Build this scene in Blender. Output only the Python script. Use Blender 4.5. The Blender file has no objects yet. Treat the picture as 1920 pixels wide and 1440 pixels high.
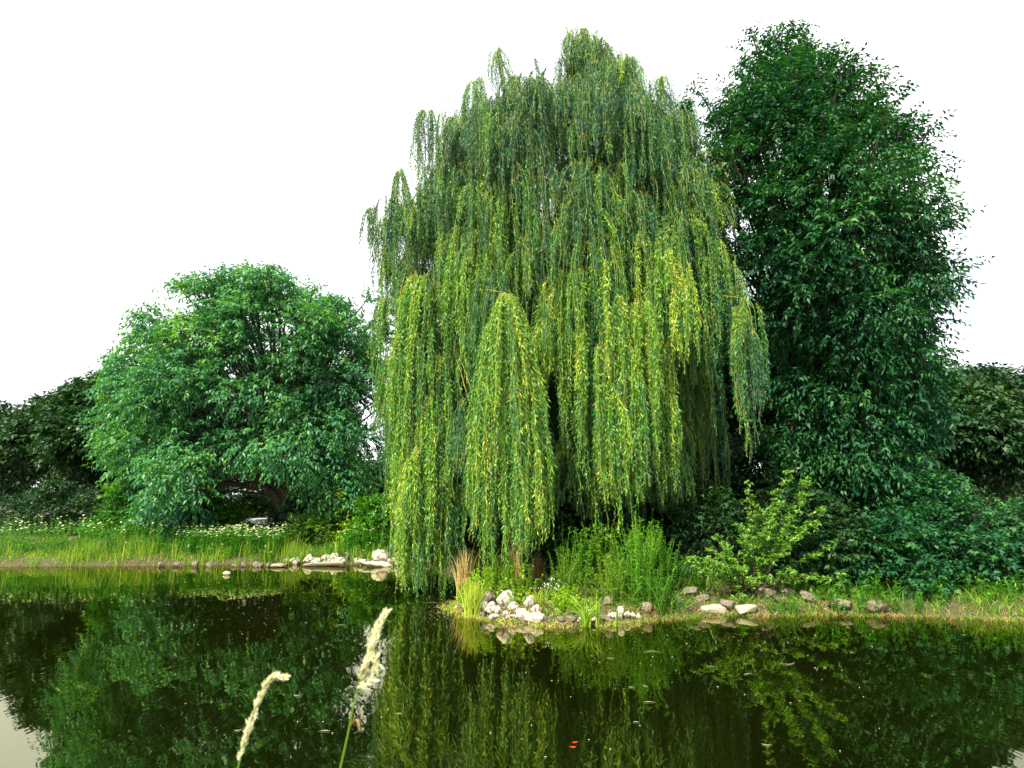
import bpy, bmesh, math, random
import numpy as np
from mathutils import Vector, noise as mnoise
R = math.radians
rng = np.random.default_rng(7)
random.seed(7)
scene = bpy.context.scene
COL = scene.collection

# ------------------------------------------------------------------ camera
F, CX, CY, PITCH, CAMZ = 1100.0, 960.0, 720.0, R(10.8), 1.9
cam_d = bpy.data.cameras.new('camera')
cam = bpy.data.objects.new('camera', cam_d); COL.objects.link(cam)
cam.location = (0, 0, CAMZ); cam.rotation_euler = (math.pi/2 + PITCH, 0, 0)
cam_d.sensor_width = 36; cam_d.lens = 36*F/1920
cam_d.clip_start = 0.05; cam_d.clip_end = 2000
cam_d.dof.use_dof = True; cam_d.dof.focus_distance = 11.0; cam_d.dof.aperture_fstop = 6.5
scene.camera = cam

# ------------------------------------------------------------------ sky and sun
SUN_EL, SUN_AZ = R(50), R(212)          # sun behind the viewer's left shoulder
w = bpy.data.worlds.new('World'); scene.world = w; w.use_nodes = True
nt = w.node_tree; nt.nodes.clear()
out = nt.nodes.new('ShaderNodeOutputWorld'); bg = nt.nodes.new('ShaderNodeBackground')
sky = nt.nodes.new('ShaderNodeTexSky'); sky.sky_type = 'NISHITA'; sky.sun_disc = False
sky.sun_elevation = SUN_EL; sky.sun_rotation = SUN_AZ
sky.air_density = 1.0; sky.dust_density = 2.0; sky.ozone_density = 1.0
tc = nt.nodes.new('ShaderNodeTexCoord')
mp = nt.nodes.new('ShaderNodeMapping'); mp.inputs['Scale'].default_value = (1, 1, 2.2)
mp.inputs['Location'].default_value = (2.35, 0.9, 0.3)
nz = nt.nodes.new('ShaderNodeTexNoise'); nz.inputs['Scale'].default_value = 1.9
nz.inputs['Detail'].default_value = 7; nz.inputs['Roughness'].default_value = 0.55
cr = nt.nodes.new('ShaderNodeValToRGB')
cr.color_ramp.elements[0].position = 0.36; cr.color_ramp.elements[0].color = (0.50, 0.50, 0.50, 1)
cr.color_ramp.elements[1].position = 0.47; cr.color_ramp.elements[1].color = (1, 1, 1, 1)
mix = nt.nodes.new('ShaderNodeMix'); mix.data_type = 'RGBA'
mix.inputs[7].default_value = (8.2, 8.4, 8.5, 1)       # thin bright summer cloud
nt.links.new(tc.outputs['Generated'], mp.inputs['Vector']); nt.links.new(mp.outputs[0], nz.inputs['Vector'])
nt.links.new(nz.outputs[0], cr.inputs[0]); nt.links.new(cr.outputs[0], mix.inputs[0])
nt.links.new(sky.outputs[0], mix.inputs[6]); nt.links.new(mix.outputs[2], bg.inputs[0])
bg.inputs[1].default_value = 0.115
nt.links.new(bg.outputs[0], out.inputs[0])
sd = bpy.data.lights.new('sun', 'SUN'); sd.energy = 5.0; sd.angle = R(0.5); sd.color = (1.0, 0.92, 0.72)
so = bpy.data.objects.new('sun', sd); COL.objects.link(so)
so.rotation_euler = (math.pi/2 - SUN_EL, 0, -(SUN_AZ - math.pi)); so.location = (-20, -30, 50)
scene.view_settings.view_transform = 'Standard'; scene.view_settings.look = 'None'
scene.view_settings.exposure = 0.93; scene.view_settings.gamma = 1.0
scene.cycles.max_bounces = 8; scene.cycles.diffuse_bounces = 3; scene.cycles.glossy_bounces = 3
scene.cycles.transmission_bounces = 4; scene.cycles.transparent_max_bounces = 12

# ------------------------------------------------------------------ helpers
def P(px, py, Y):
    """world point at forward distance Y seen at photo pixel px,py"""
    a, u = (px-CX)/F, (CY-py)/F
    y = math.cos(PITCH) - math.sin(PITCH)*u; z = math.sin(PITCH) + math.cos(PITCH)*u
    k = Y/y
    return np.array([a*k, Y, CAMZ + z*k])
def G(px, py, z=0.0):
    """world point at height z seen at photo pixel"""
    a, u = (px-CX)/F, (CY-py)/F
    y = math.cos(PITCH) - math.sin(PITCH)*u; zz = math.sin(PITCH) + math.cos(PITCH)*u
    k = (z-CAMZ)/zz
    return np.array([a*k, y*k, z])
def unit(v):
    return v/np.maximum(np.linalg.norm(v, axis=-1, keepdims=True), 1e-9)
def rdir(n):
    return unit(rng.normal(size=(n, 3)))

class Acc:
    """collects quads, material indices and one value per face"""
    def __init__(s): s.q = []; s.m = []; s.v = []
    def add(s, Q, mat=0, v=0.5):
        Q = np.asarray(Q, dtype=np.float32).reshape(-1, 4, 3); n = len(Q)
        s.q.append(Q); s.m.append(np.full(n, mat, np.int32))
        s.v.append(np.broadcast_to(np.asarray(v, np.float32), (n,)).copy())
    def build(s, name, mats, parent=None, smooth=False, origin=None):
        Q = np.concatenate(s.q); m = np.concatenate(s.m); v = np.concatenate(s.v)
        o = np.zeros(3) if origin is None else np.asarray(origin)
        n = len(Q); me = bpy.data.meshes.new(name)
        me.vertices.add(n*4); me.vertices.foreach_set('co', (Q.reshape(-1, 3)-o).astype(np.float32).ravel())
        me.loops.add(n*4); me.loops.foreach_set('vertex_index', np.arange(n*4, dtype=np.int32))
        me.polygons.add(n); me.polygons.foreach_set('loop_start', np.arange(0, n*4, 4, dtype=np.int32))
        for mt in mats: me.materials.append(mt)
        me.polygons.foreach_set('material_index', m)
        a = me.attributes.new('v', 'FLOAT', 'FACE'); a.data.foreach_set('value', v)
        me.update(calc_edges=True)
        ob = bpy.data.objects.new(name, me); COL.objects.link(ob)
        ob.location = o
        if parent is not None: ob.parent = parent; ob.location = o - np.array(parent.location)
        return ob
def tube(acc, pts, rad, sides=6, mat=0, v=0.5):
    pts = np.asarray(pts, float); n = len(pts)
    rad = np.broadcast_to(np.asarray(rad, float), (n,))
    t = unit(np.gradient(pts, axis=0))
    ref = np.array([0, 1, 0.13]) if abs(t[0, 2]) > 0.7 else np.array([0, 0.1, 1.0])
    a = unit(np.cross(t, ref)); b = np.cross(t, a)
    th = np.linspace(0, 2*math.pi, sides, endpoint=False)
    ring = pts[:, None] + rad[:, None, None]*(np.cos(th)[None, :, None]*a[:, None] + np.sin(th)[None, :, None]*b[:, None])
    r2 = np.roll(ring, -1, axis=1)
    acc.add(np.stack([ring[:-1], r2[:-1], r2[1:], ring[1:]], axis=2), mat, v)
def curve(pts, n=12, jit=0.0):
    """smooth path through control points (Catmull-Rom) with a little wander"""
    p = np.asarray(pts, float); p = np.vstack([2*p[0]-p[1], p, 2*p[-1]-p[-2]])
    k = len(p)-3; t = np.linspace(0, k-1e-6, n); i = t.astype(int); f = (t-i)[:, None]
    a, b, c, d = p[i], p[i+1], p[i+2], p[i+3]
    q = 0.5*((2*b)+(c-a)*f+(2*a-5*b+4*c-d)*f**2+(-a+3*b-3*c+d)*f**3)
    if jit: q[1:-1] += rng.normal(size=(n-2, 3))*jit
    return q
def leaf_quads(base, d, L, W, n0, curl=0.0):
    """diamond leaves: base points, directions, lengths, widths, side vectors"""
    L = np.asarray(L)[:, None]; W = np.asarray(W)[:, None]
    s = unit(np.cross(d, n0)); nn = np.cross(s, d)
    tip = base + d*L - nn*L*curl
    mid = base + d*L*0.42 + nn*W*0.25
    return np.stack([base, mid+s*W*0.5, tip, mid-s*W*0.5], axis=1)
def ribbons(acc, paths, width, mat=0, v=0.5, taper=True):
    """paths (n,k,3) -> flat tapering blades facing random ways"""
    paths = np.asarray(paths); n, k, _ = paths.shape
    t = unit(np.gradient(paths, axis=1)); s = unit(np.cross(t, rdir(n)[:, None, :]))
    s = unit(np.broadcast_to(s[:, :1], s.shape))
    wd = np.broadcast_to(np.asarray(width, float), (n,))[:, None]*np.ones((n, k))
    if taper: wd = wd*np.clip(1.25*(1-np.linspace(0, 1, k)**2.2), 0.04, 1)[None]
    a = paths + s*wd[..., None]*0.5; b = paths - s*wd[..., None]*0.5
    vv = np.repeat(np.broadcast_to(np.asarray(v, float), (n,)), k-1)
    acc.add(np.stack([a[:, :-1], b[:, :-1], b[:, 1:], a[:, 1:]], axis=2), mat, vv)

def tag(o, label=None, cat=None, group=None, kind=None):
    if label: o['label'] = label
    if cat: o['category'] = cat
    if group: o['group'] = group
    if kind: o['kind'] = kind
    return o
def empty(name, loc, label, cat, group=None):
    o = bpy.data.objects.new(name, None); COL.objects.link(o); o.location = tuple(float(c) for c in loc)
    o.empty_display_size = 0.2
    return tag(o, label, cat, group)

# ------------------------------------------------------------------ materials
def newmat(name):
    m = bpy.data.materials.new(name); m.use_nodes = True; m.node_tree.nodes.clear(); return m, m.node_tree
def ramp(nt, stops):
    c = nt.nodes.new('ShaderNodeValToRGB'); e = c.color_ramp.elements
    while len(e) < len(stops): e.new(0.5)
    for i, (p, col) in enumerate(stops): e[i].position = p; e[i].color = (*col, 1)
    return c
def leaf_mat(name, stops, trans=0.3, rough=0.45, spec=0.35, nscale=0.7, under=None):
    m, nt = newmat(name); N = nt.nodes.new; Lk = nt.links.new
    at = N('ShaderNodeAttribute'); at.attribute_name = 'v'
    g = N('ShaderNodeNewGeometry'); nz = N('ShaderNodeTexNoise'); nz.inputs['Scale'].default_value = nscale
    nz.inputs['Detail'].default_value = 3
    Lk(g.outputs['Position'], nz.inputs['Vector'])
    ma = N('ShaderNodeMath'); ma.operation = 'MULTIPLY_ADD'; ma.inputs[1].default_value = 0.6; ma.inputs[2].default_value = -0.3
    Lk(nz.outputs[0], ma.inputs[0])
    ad = N('ShaderNodeMath'); Lk(at.outputs['Fac'], ad.inputs[0]); Lk(ma.outputs[0], ad.inputs[1])
    rp = ramp(nt, stops); Lk(ad.outputs[0], rp.inputs[0])
    pb = N('ShaderNodeBsdfPrincipled'); pb.inputs['Roughness'].default_value = rough
    pb.inputs['Specular IOR Level'].default_value = spec
    if under:                                     # leaves paler and bluer underneath
        mu = N('ShaderNodeMix'); mu.data_type = 'RGBA'; mu.inputs[7].default_value = (*under, 1)
        mf = N('ShaderNodeMath'); mf.operation = 'MULTIPLY'; mf.inputs[1].default_value = 0.4
        Lk(g.outputs['Backfacing'], mf.inputs[0]); Lk(mf.outputs[0], mu.inputs[0]); Lk(rp.outputs[0], mu.inputs[6]); Lk(mu.outputs[2], pb.inputs['Base Color'])
    else: Lk(rp.outputs[0], pb.inputs['Base Color'])
    tr = N('ShaderNodeBsdfTranslucent'); mc = N('ShaderNodeMix'); mc.data_type = 'RGBA'; mc.blend_type = 'MULTIPLY'
    mc.inputs[0].default_value = 1; mc.inputs[7].default_value = (1.5, 1.6, 0.5, 1)
    Lk(rp.outputs[0], mc.inputs[6]); Lk(mc.outputs[2], tr.inputs[0])
    mx = N('ShaderNodeMixShader'); mx.inputs[0].default_value = trans
    Lk(pb.outputs[0], mx.inputs[1]); Lk(tr.outputs[0], mx.inputs[2])
    o = N('ShaderNodeOutputMaterial'); Lk(mx.outputs[0], o.inputs[0]); return m
def solid_mat(name, stops, rough=0.8, scale=6, bump=0.3, detail=6, stretch=(1, 1, 1), spec=0.3, dist=0.02):
    m, nt = newmat(name); N = nt.nodes.new; Lk = nt.links.new
    tc = N('ShaderNodeTexCoord'); mp = N('ShaderNodeMapping'); mp.inputs['Scale'].default_value = stretch
    nz = N('ShaderNodeTexNoise'); nz.inputs['Scale'].default_value = scale; nz.inputs['Detail'].default_value = detail
    nz.inputs['Roughness'].default_value = 0.65
    Lk(tc.outputs['Object'], mp.inputs[0]); Lk(mp.outputs[0], nz.inputs['Vector'])
    rp = ramp(nt, stops); Lk(nz.outputs[0], rp.inputs[0])
    pb = N('ShaderNodeBsdfPrincipled'); pb.inputs['Roughness'].default_value = rough
    pb.inputs['Specular IOR Level'].default_value = spec
    Lk(rp.outputs[0], pb.inputs['Base Color'])
    bp = N('ShaderNodeBump'); bp.inputs['Strength'].default_value = bump; bp.inputs['Distance'].default_value = dist
    Lk(nz.outputs[0], bp.inputs['Height']); Lk(bp.outputs[0], pb.inputs['Normal'])
    o = N('ShaderNodeOutputMaterial'); Lk(pb.outputs[0], o.inputs[0]); return m

M = {}
M['willow'] = leaf_mat('willow_leaf', [(0.0, (0.008, 0.080, 0.054)), (0.3, (0.026, 0.150, 0.056)), (0.55, (0.105, 0.290, 0.026)),  # dark teal end serves the painted shade of upper and inner shoots
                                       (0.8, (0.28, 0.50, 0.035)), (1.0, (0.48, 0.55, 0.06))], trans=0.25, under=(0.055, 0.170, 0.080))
M['willow_twig'] = solid_mat('willow_twig', [(0.3, (0.13, 0.20, 0.03)), (0.7, (0.34, 0.32, 0.06))], rough=0.6, scale=3)
M['ash'] = leaf_mat('drooping_leaf', [(0.0, (0.026, 0.115, 0.070)), (0.45, (0.062, 0.235, 0.100)), (0.8, (0.140, 0.350, 0.055)), (1.0, (0.27, 0.48, 0.05))], trans=0.3, under=(0.050, 0.165, 0.085))  # blue green lightened, haze over the tree put into the leaf colour
M['cherry'] = leaf_mat('glossy_leaf', [(0.0, (0.005, 0.045, 0.024)), (0.5, (0.016, 0.100, 0.034)), (1.0, (0.080, 0.240, 0.035))], trans=0.18, rough=0.55, spec=0.3)
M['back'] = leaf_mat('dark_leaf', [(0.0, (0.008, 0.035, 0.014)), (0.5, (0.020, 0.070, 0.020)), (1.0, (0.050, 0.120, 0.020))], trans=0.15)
M['bush'] = leaf_mat('bush_leaf', [(0.0, (0.020, 0.075, 0.012)), (0.5, (0.055, 0.150, 0.014)), (1.0, (0.140, 0.260, 0.018))], trans=0.3)
M['lime'] = leaf_mat('lime_leaf', [(0.0, (0.090, 0.210, 0.010)), (0.5, (0.240, 0.420, 0.018)), (1.0, (0.460, 0.580, 0.040))], trans=0.35)
M['herb'] = leaf_mat('herb_leaf', [(0.0, (0.018, 0.085, 0.010)), (0.5, (0.050, 0.200, 0.012)), (1.0, (0.140, 0.370, 0.024))], trans=0.3)
M['shrub'] = leaf_mat('pale_leaf', [(0.0, (0.055, 0.160, 0.018)), (0.5, (0.130, 0.310, 0.034)), (1.0, (0.34, 0.50, 0.11))], trans=0.3, rough=0.4)
M['grass'] = leaf_mat('grass_blade', [(0.0, (0.045, 0.145, 0.012)), (0.5, (0.150, 0.300, 0.020)), (1.0, (0.42, 0.48, 0.055))], trans=0.3)
M['straw'] = leaf_mat('dry_straw', [(0.0, (0.20, 0.13, 0.05)), (0.5, (0.42, 0.30, 0.12)), (1.0, (0.62, 0.48, 0.22))], trans=0.2, spec=0.1)
M['brown'] = leaf_mat('withered_leaf', [(0.0, (0.07, 0.035, 0.014)), (0.5, (0.15, 0.08, 0.035)), (1.0, (0.30, 0.18, 0.08))], trans=0.15, spec=0.1)
M['white'] = leaf_mat('white_petal', [(0.0, (0.55, 0.60, 0.52)), (1.0, (0.85, 0.85, 0.80))], trans=0.25, spec=0.1)
M['seed'] = leaf_mat('seed_head', [(0.0, (0.40, 0.34, 0.22)), (0.5, (0.72, 0.69, 0.60)), (1.0, (0.88, 0.87, 0.82))], trans=0.35, spec=0.1, nscale=20)
M['bark'] = solid_mat('bark', [(0.3, (0.018, 0.013, 0.009)), (0.7, (0.062, 0.053, 0.044))], rough=0.9, scale=9, bump=0.8, stretch=(1, 1, 0.2))
M['stone'] = solid_mat('pale_stone', [(0.36, (0.11, 0.095, 0.055)), (0.45, (0.34, 0.30, 0.23)), (0.58, (0.58, 0.54, 0.48)), (0.7, (0.72, 0.69, 0.64))], rough=0.9, scale=2.6, bump=0.7, dist=0.05)
M['stone_tan'] = solid_mat('tan_stone', [(0.3, (0.055, 0.048, 0.030)), (0.5, (0.155, 0.130, 0.095)), (0.7, (0.31, 0.27, 0.21))], rough=0.9, scale=5, bump=0.6)
M['slab'] = solid_mat('slab_stone', [(0.3, (0.16, 0.14, 0.10)), (0.5, (0.34, 0.31, 0.24)), (0.7, (0.52, 0.48, 0.40))], rough=0.85, scale=4, bump=0.4, stretch=(1, 1, 4))
M['brick'] = solid_mat('orange_brick', [(0.3, (0.40, 0.15, 0.08)), (0.7, (0.55, 0.24, 0.13))], rough=0.9, scale=3)
M['roof'] = solid_mat('pale_roof', [(0.3, (0.50, 0.58, 0.58)), (0.7, (0.68, 0.74, 0.74))], rough=0.5, scale=2, bump=0.1)
M['dark'] = solid_mat('dark_trim', [(0.3, (0.02, 0.02, 0.02)), (0.7, (0.05, 0.045, 0.04))], rough=0.6)
M['fish'] = solid_mat('red_fish', [(0.3, (0.50, 0.015, 0.006)), (0.7, (0.72, 0.06, 0.02))], rough=0.3, scale=12, bump=0.1)

# ------------------------------------------------------------------ ground and water
LAND = np.array([(-400, 15.0), (-60, 15.5), (-20, 16.4), (-12, 16.8), (-8.6, 17.0), (-6.5, 17.35), (-5, 17.3), (-3.5, 17.2), (-2.3, 16.6), (-1.2, 13.8),
                 (-0.85, 12.3), (-1.05, 11.4), (-1.0, 10.7), (-0.62, 10.0), (-0.2, 9.65), (0.15, 9.42), (0.7, 9.28), (1.3, 9.3), (1.9, 9.55), (2.5, 9.9), (3.3, 10.05),
                 (4.2, 10.0), (5.2, 10.2), (7, 9.9), (10, 9.2), (16, 7.5), (60, 3.5), (400, 2), (400, 800), (-400, 800)])
def sdf(x, y, poly):
    """signed distance, positive inside"""
    d = np.full(x.shape, 1e9); ins = np.zeros(x.shape, bool); n = len(poly)
    for i in range(n):
        a, b = poly[i], poly[(i+1) % n]; e = b-a
        wx, wy = x-a[0], y-a[1]
        t = np.clip((wx*e[0]+wy*e[1])/(e@e), 0, 1)
        d = np.minimum(d, np.hypot(wx-e[0]*t, wy-e[1]*t))
        c = ((a[1] > y) != (b[1] > y)) & (x < (b[0]-a[0])*(y-a[1])/((b[1]-a[1]) or 1e-9)+a[0])
        ins ^= c
    return np.where(ins, d, -d)
def sstep(t): t = np.clip(t, 0, 1); return t*t*(3-2*t)
def height(x, y):
    x = np.asarray(x, float); y = np.asarray(y, float)
    d = sdf(x, y, LAND); dn = 1.4 - y + 0.15*np.sin(x*1.3)            # the viewer's own bank
    d = np.maximum(d, dn)
    wob = 0.5*np.sin(x*2.3+y*1.1)+0.5*np.sin(y*3.1-x*0.7+1)
    z = np.where(d > 0, 0.16*sstep(d/0.35)+0.38*sstep(d/3.5)+0.5*sstep((d-4)/20)+0.03*wob*sstep(d/0.4), -0.75*sstep(-d/1.6)-0.02)
    return z
def hz(x, y): return float(height(np.array([x]), np.array([y]))[0])
def axis(lo, dlo, dhi, hi, st):
    a = np.arange(dlo, dhi, st); l = [dlo]; s = st
    while l[-1] > lo: s *= 1.25; l.append(l[-1]-s)
    h = [a[-1]]; s = st
    while h[-1] < hi: s *= 1.25; h.append(h[-1]+s)
    return np.concatenate([l[::-1][:-1], a, h[1:]])
xs = axis(-300, -11, 10, 300, 0.09); ys = axis(-40, 0.3, 20, 500, 0.09)
X, Y = np.meshgrid(xs, ys, indexing='ij'); Z = height(X, Y)
Vg = np.stack([X, Y, Z], -1).reshape(-1, 3); ni, nj = X.shape
rough_n = np.array([mnoise.noise(Vector((v[0]*3, v[1]*3, 0))) + 0.5*mnoise.noise(Vector((v[0]*9, v[1]*9, 3))) for v in Vg[:, :2]])
Vg[:, 2] += np.where(Vg[:, 2] > 0.03, 0.035, 0.01)*rough_n
idx = np.arange(ni*nj).reshape(ni, nj)
Fc = np.stack([idx[:-1, :-1], idx[1:, :-1], idx[1:, 1:], idx[:-1, 1:]], -1).reshape(-1, 4)
me = bpy.data.meshes.new('ground'); me.from_pydata(Vg.tolist(), [], Fc.tolist()); me.update()
me.polygons.foreach_set('use_smooth', [True]*len(me.polygons))
ground = bpy.data.objects.new('ground', me); COL.objects.link(ground); tag(ground, kind='structure')
m, nt = newmat('soil'); N = nt.nodes.new; Lk = nt.links.new
g = N('ShaderNodeNewGeometry'); n1 = N('ShaderNodeTexNoise'); n1.inputs['Scale'].default_value = 1.2; n1.inputs['Detail'].default_value = 8
n2 = N('ShaderNodeTexNoise'); n2.inputs['Scale'].default_value = 22; n2.inputs['Detail'].default_value = 6
Lk(g.outputs['Position'], n1.inputs['Vector']); Lk(g.outputs['Position'], n2.inputs['Vector'])
r1 = ramp(nt, [(0.3, (0.030, 0.020, 0.010)), (0.55, (0.085, 0.060, 0.030)), (0.75, (0.17, 0.13, 0.07))])
r2 = ramp(nt, [(0.42, (0.035, 0.060, 0.012)), (0.6, (0.085, 0.075, 0.025))])
Lk(n2.outputs[0], r1.inputs[0]); Lk(n2.outputs[0], r2.inputs[0])
mx = N('ShaderNodeMix'); mx.data_type = 'RGBA'; rr = ramp(nt, [(0.42, (0, 0, 0)), (0.58, (1, 1, 1))]); Lk(n1.outputs[0], rr.inputs[0])
Lk(rr.outputs[0], mx.inputs[0]); Lk(r1.outputs[0], mx.inputs[6]); Lk(r2.outputs[0], mx.inputs[7])
pb = N('ShaderNodeBsdfPrincipled'); pb.inputs['Roughness'].default_value = 0.95; Lk(mx.outputs[2], pb.inputs['Base Color'])
bp = N('ShaderNodeBump'); bp.inputs['Strength'].default_value = 0.8; bp.inputs['Distance'].default_value = 0.04
Lk(n2.outputs[0], bp.inputs['Height']); Lk(bp.outputs[0], pb.inputs['Normal'])
o = N('ShaderNodeOutputMaterial'); Lk(pb.outputs[0], o.inputs[0]); me.materials.append(m)

me = bpy.data.meshes.new('pond_water')
me.from_pydata([(-120, 0.2, 0), (120, 0.2, 0), (120, 19, 0), (-120, 19, 0)], [], [(0, 1, 2, 3)]); me.update()
water = bpy.data.objects.new('pond_water', me); COL.objects.link(water); tag(water, kind='structure')
m, nt = newmat('pond_water'); N = nt.nodes.new; Lk = nt.links.new
g = N('ShaderNodeNewGeometry'); mp = N('ShaderNodeMapping'); mp.inputs['Scale'].default_value = (1, 0.35, 1)
n1 = N('ShaderNodeTexNoise'); n1.inputs['Scale'].default_value = 5; n1.inputs['Detail'].default_value = 2
n2 = N('ShaderNodeTexNoise'); n2.inputs['Scale'].default_value = 0.8; n2.inputs['Detail'].default_value = 1
Lk(g.outputs['Position'], mp.inputs[0]); Lk(mp.outputs[0], n1.inputs['Vector']); Lk(g.outputs['Position'], n2.inputs['Vector'])
ad = N('ShaderNodeMath'); ad.operation = 'MULTIPLY_ADD'; ad.inputs[1].default_value = 3.0
Lk(n2.outputs[0], ad.inputs[0]); Lk(n1.outputs[0], ad.inputs[2])
bp = N('ShaderNodeBump'); bp.inputs['Strength'].default_value = 0.16; bp.inputs['Distance'].default_value = 0.012
Lk(ad.outputs[0], bp.inputs['Height'])
gl = N('ShaderNodeBsdfGlossy'); gl.inputs['Roughness'].default_value = 0.015; gl.inputs['Color'].default_value = (1.0, 0.98, 0.66, 1)
Lk(bp.outputs[0], gl.inputs['Normal'])
df = N('ShaderNodeBsdfDiffuse'); df.inputs['Color'].default_value = (0.006, 0.009, 0.001, 1)
tp = N('ShaderNodeBsdfTransparent'); tp.inputs['Color'].default_value = (0.20, 0.25, 0.07, 1)
mA = N('ShaderNodeMixShader'); mA.inputs[0].default_value = 0.45; Lk(df.outputs[0], mA.inputs[1]); Lk(tp.outputs[0], mA.inputs[2])
fr = N('ShaderNodeFresnel'); fr.inputs['IOR'].default_value = 2.4; Lk(bp.outputs[0], fr.inputs['Normal'])
mB = N('ShaderNodeMixShader'); Lk(fr.outputs[0], mB.inputs[0]); Lk(mA.outputs[0], mB.inputs[1]); Lk(gl.outputs[0], mB.inputs[2])
o = N('ShaderNodeOutputMaterial'); Lk(mB.outputs[0], o.inputs[0]); me.materials.append(m)

# ------------------------------------------------------------------ weeping willow
def strands(acc, apex, Rr, L, n_ropes, per_rope, wind=0.0, ang=None, young=0.25, leafL=0.095, leafW=0.019, step=0.034, floor=None, sq=1.0, bright=0.0, line=0.0, jz=0.05, tk=1.0):
    """a tent of hanging shoots: fall outward from the apex, then straight down"""
    apex = np.asarray(apex, float)
    ra = rng.uniform(0, 2*math.pi, n_ropes) if ang is None else rng.uniform(ang[0], ang[1], n_ropes)
    rr = Rr*np.sqrt(rng.uniform(0.02, 1, n_ropes)); rl = L*rng.uniform(0.62, 1.0, n_ropes)*(1-0.12*(rr/Rr)**2)
    rv = rng.normal(0, 0.16, n_ropes)
    k = per_rope; n = n_ropes*k
    a = np.repeat(ra, k)+rng.normal(0, 0.10, n)
    ex = np.repeat(rr*np.cos(ra), k)+rng.normal(0, 0.035, n); ey = (np.repeat(rr*np.sin(ra), k)+rng.normal(0, 0.035, n))*sq
    ln = np.repeat(rl, k)*rng.uniform(0.6, 1.03, n)
    la = math.atan2(apex[1]-14.0, apex[0]-1.4)+rng.uniform(-0.9, 0.9)
    lt = line*np.repeat(rng.uniform(0, 1, n_ropes)**1.6, k)*rng.uniform(0.7, 1.1, n)        # how far back along the arching twig
    start = apex + np.stack([ex*0.1*rng.uniform(0, 1, n)-math.cos(la)*lt, ey*0.1*rng.uniform(0, 1, n)-math.sin(la)*lt, -0.05*rng.uniform(0, 1, n)+0.28*lt-0.34*lt**2], 1)
    start += np.repeat(np.stack([rng.normal(0, jz*0.35, n_ropes), rng.normal(0, jz*0.35, n_ropes), -jz*rng.uniform(0, 1, n_ropes)**2], 1), k, 0)
    ex, ey = ex*(1-0.45*lt/max(line, .01)), ey*(1-0.45*lt/max(line, .01))
    hr = np.hypot(ex, ey); tau = 0.10+tk*rng.uniform(1.0, 2.1, n)*hr
    rise = rng.uniform(0.0, 0.07, n)*np.minimum(hr*2, 1)
    ph = rng.uniform(0, 6.28, (n, 2)); am = rng.uniform(0.008, 0.045, n); wl = rng.uniform(0.35, 0.8, n)
    def pos(i, s):
        q = 1-np.exp(-s/tau[i])
        x = start[i, 0]+ex[i]*q+am[i]*np.sin(s/wl[i]*3+ph[i, 0])*np.minimum(s, 1)+wind*s**1.4*0.22
        y = start[i, 1]+ey[i]*q+am[i]*np.sin(s/wl[i]*2.6+ph[i, 1])*np.minimum(s, 1)
        drop = np.maximum(s-0.45*hr[i]*q, 0)
        z = start[i, 2]-drop+rise[i]*np.sin(np.minimum(s/(tau[i]*1.5), 1)*math.pi)-abs(wind)*0
        return np.stack([x, y, z], 1)
    cnt = np.maximum((ln/step).astype(int), 3)
    i = np.repeat(np.arange(n), cnt); s = np.concatenate([np.arange(c) for c in cnt])*step+rng.uniform(0, step, len(i))
    p = pos(i, s); t = unit(pos(i, s+0.02)-p)
    keep = s > 0.05
    if floor is not None: keep &= p[:, 2] > floor
    i, s, p, t = i[keep], s[keep], p[keep], t[keep]
    m_ = len(i)
    if m_ == 0: return
    side = rdir(m_); side = unit(side-(side*t).sum(1, keepdims=True)*t)
    al = rng.uniform(0.2, 1.15, m_)[:, None]
    d = unit(t*np.cos(al)+side*np.sin(al)+np.array([0.05*0+wind*0.2, 0, -0.25]))
    fr_ = s/ln[i]
    LL = leafL*rng.uniform(0.6, 1.2, m_)*np.clip(0.5+fr_*2, 0.5, 1)*np.clip((1.08-fr_)*5, 0.45, 1)
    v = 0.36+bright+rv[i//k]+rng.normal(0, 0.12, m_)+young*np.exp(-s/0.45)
    acc.add(leaf_quads(p, d, LL, leafW*rng.uniform(0.7, 1.2, m_), rdir(m_), curl=0.12), 0, v)
    # the shoots themselves
    kk = 9; ss = np.linspace(0, 1, kk)
    ii = np.repeat(np.arange(n), kk); sp = (ln[:, None]*ss[None]).ravel(); pp = pos(ii, sp).reshape(n, kk, 3)
    if floor is not None: pp[..., 2] = np.maximum(pp[..., 2], floor)
    ribbons(acc, pp, rng.uniform(0.004, 0.008, n), 1, 0.5, taper=False)

WY = 14.0
WT = [(62, 1096, 1108), (110, 1080, 1150), (150, 1068, 1185), (185, 1010, 1225), (215, 900, 1255), (250, 840, 1285), (290, 800, 1315), (340, 770, 1350), (400, 735, 1372),
      (500, 725, 1385), (600, 722, 1380), (700, 712, 1370), (800, 720, 1350), (900, 760, 1300), (1000, 780, 1290)]
def prof(table, Y0):
    z = [P(960, r[0], Y0)[2] for r in table]; xl = [P(r[1], r[0], Y0)[0] for r in table]; xr = [P(r[2], r[0], Y0)[0] for r in table]
    z = np.array(z[::-1]); xl = np.array(xl[::-1]); xr = np.array(xr[::-1])
    return lambda q: (np.interp(q, z, xl), np.interp(q, z, xr)), z[0], z[-1]
wprof, wz0, wz1 = prof(WT, WY)
base = np.array([1.55, WY, hz(1.55, WY)-0.05])
willow = empty('weeping_willow', base, 'huge weeping willow with yellow green curtains of foliage hanging to the pond beside the stones', 'tree')
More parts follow.
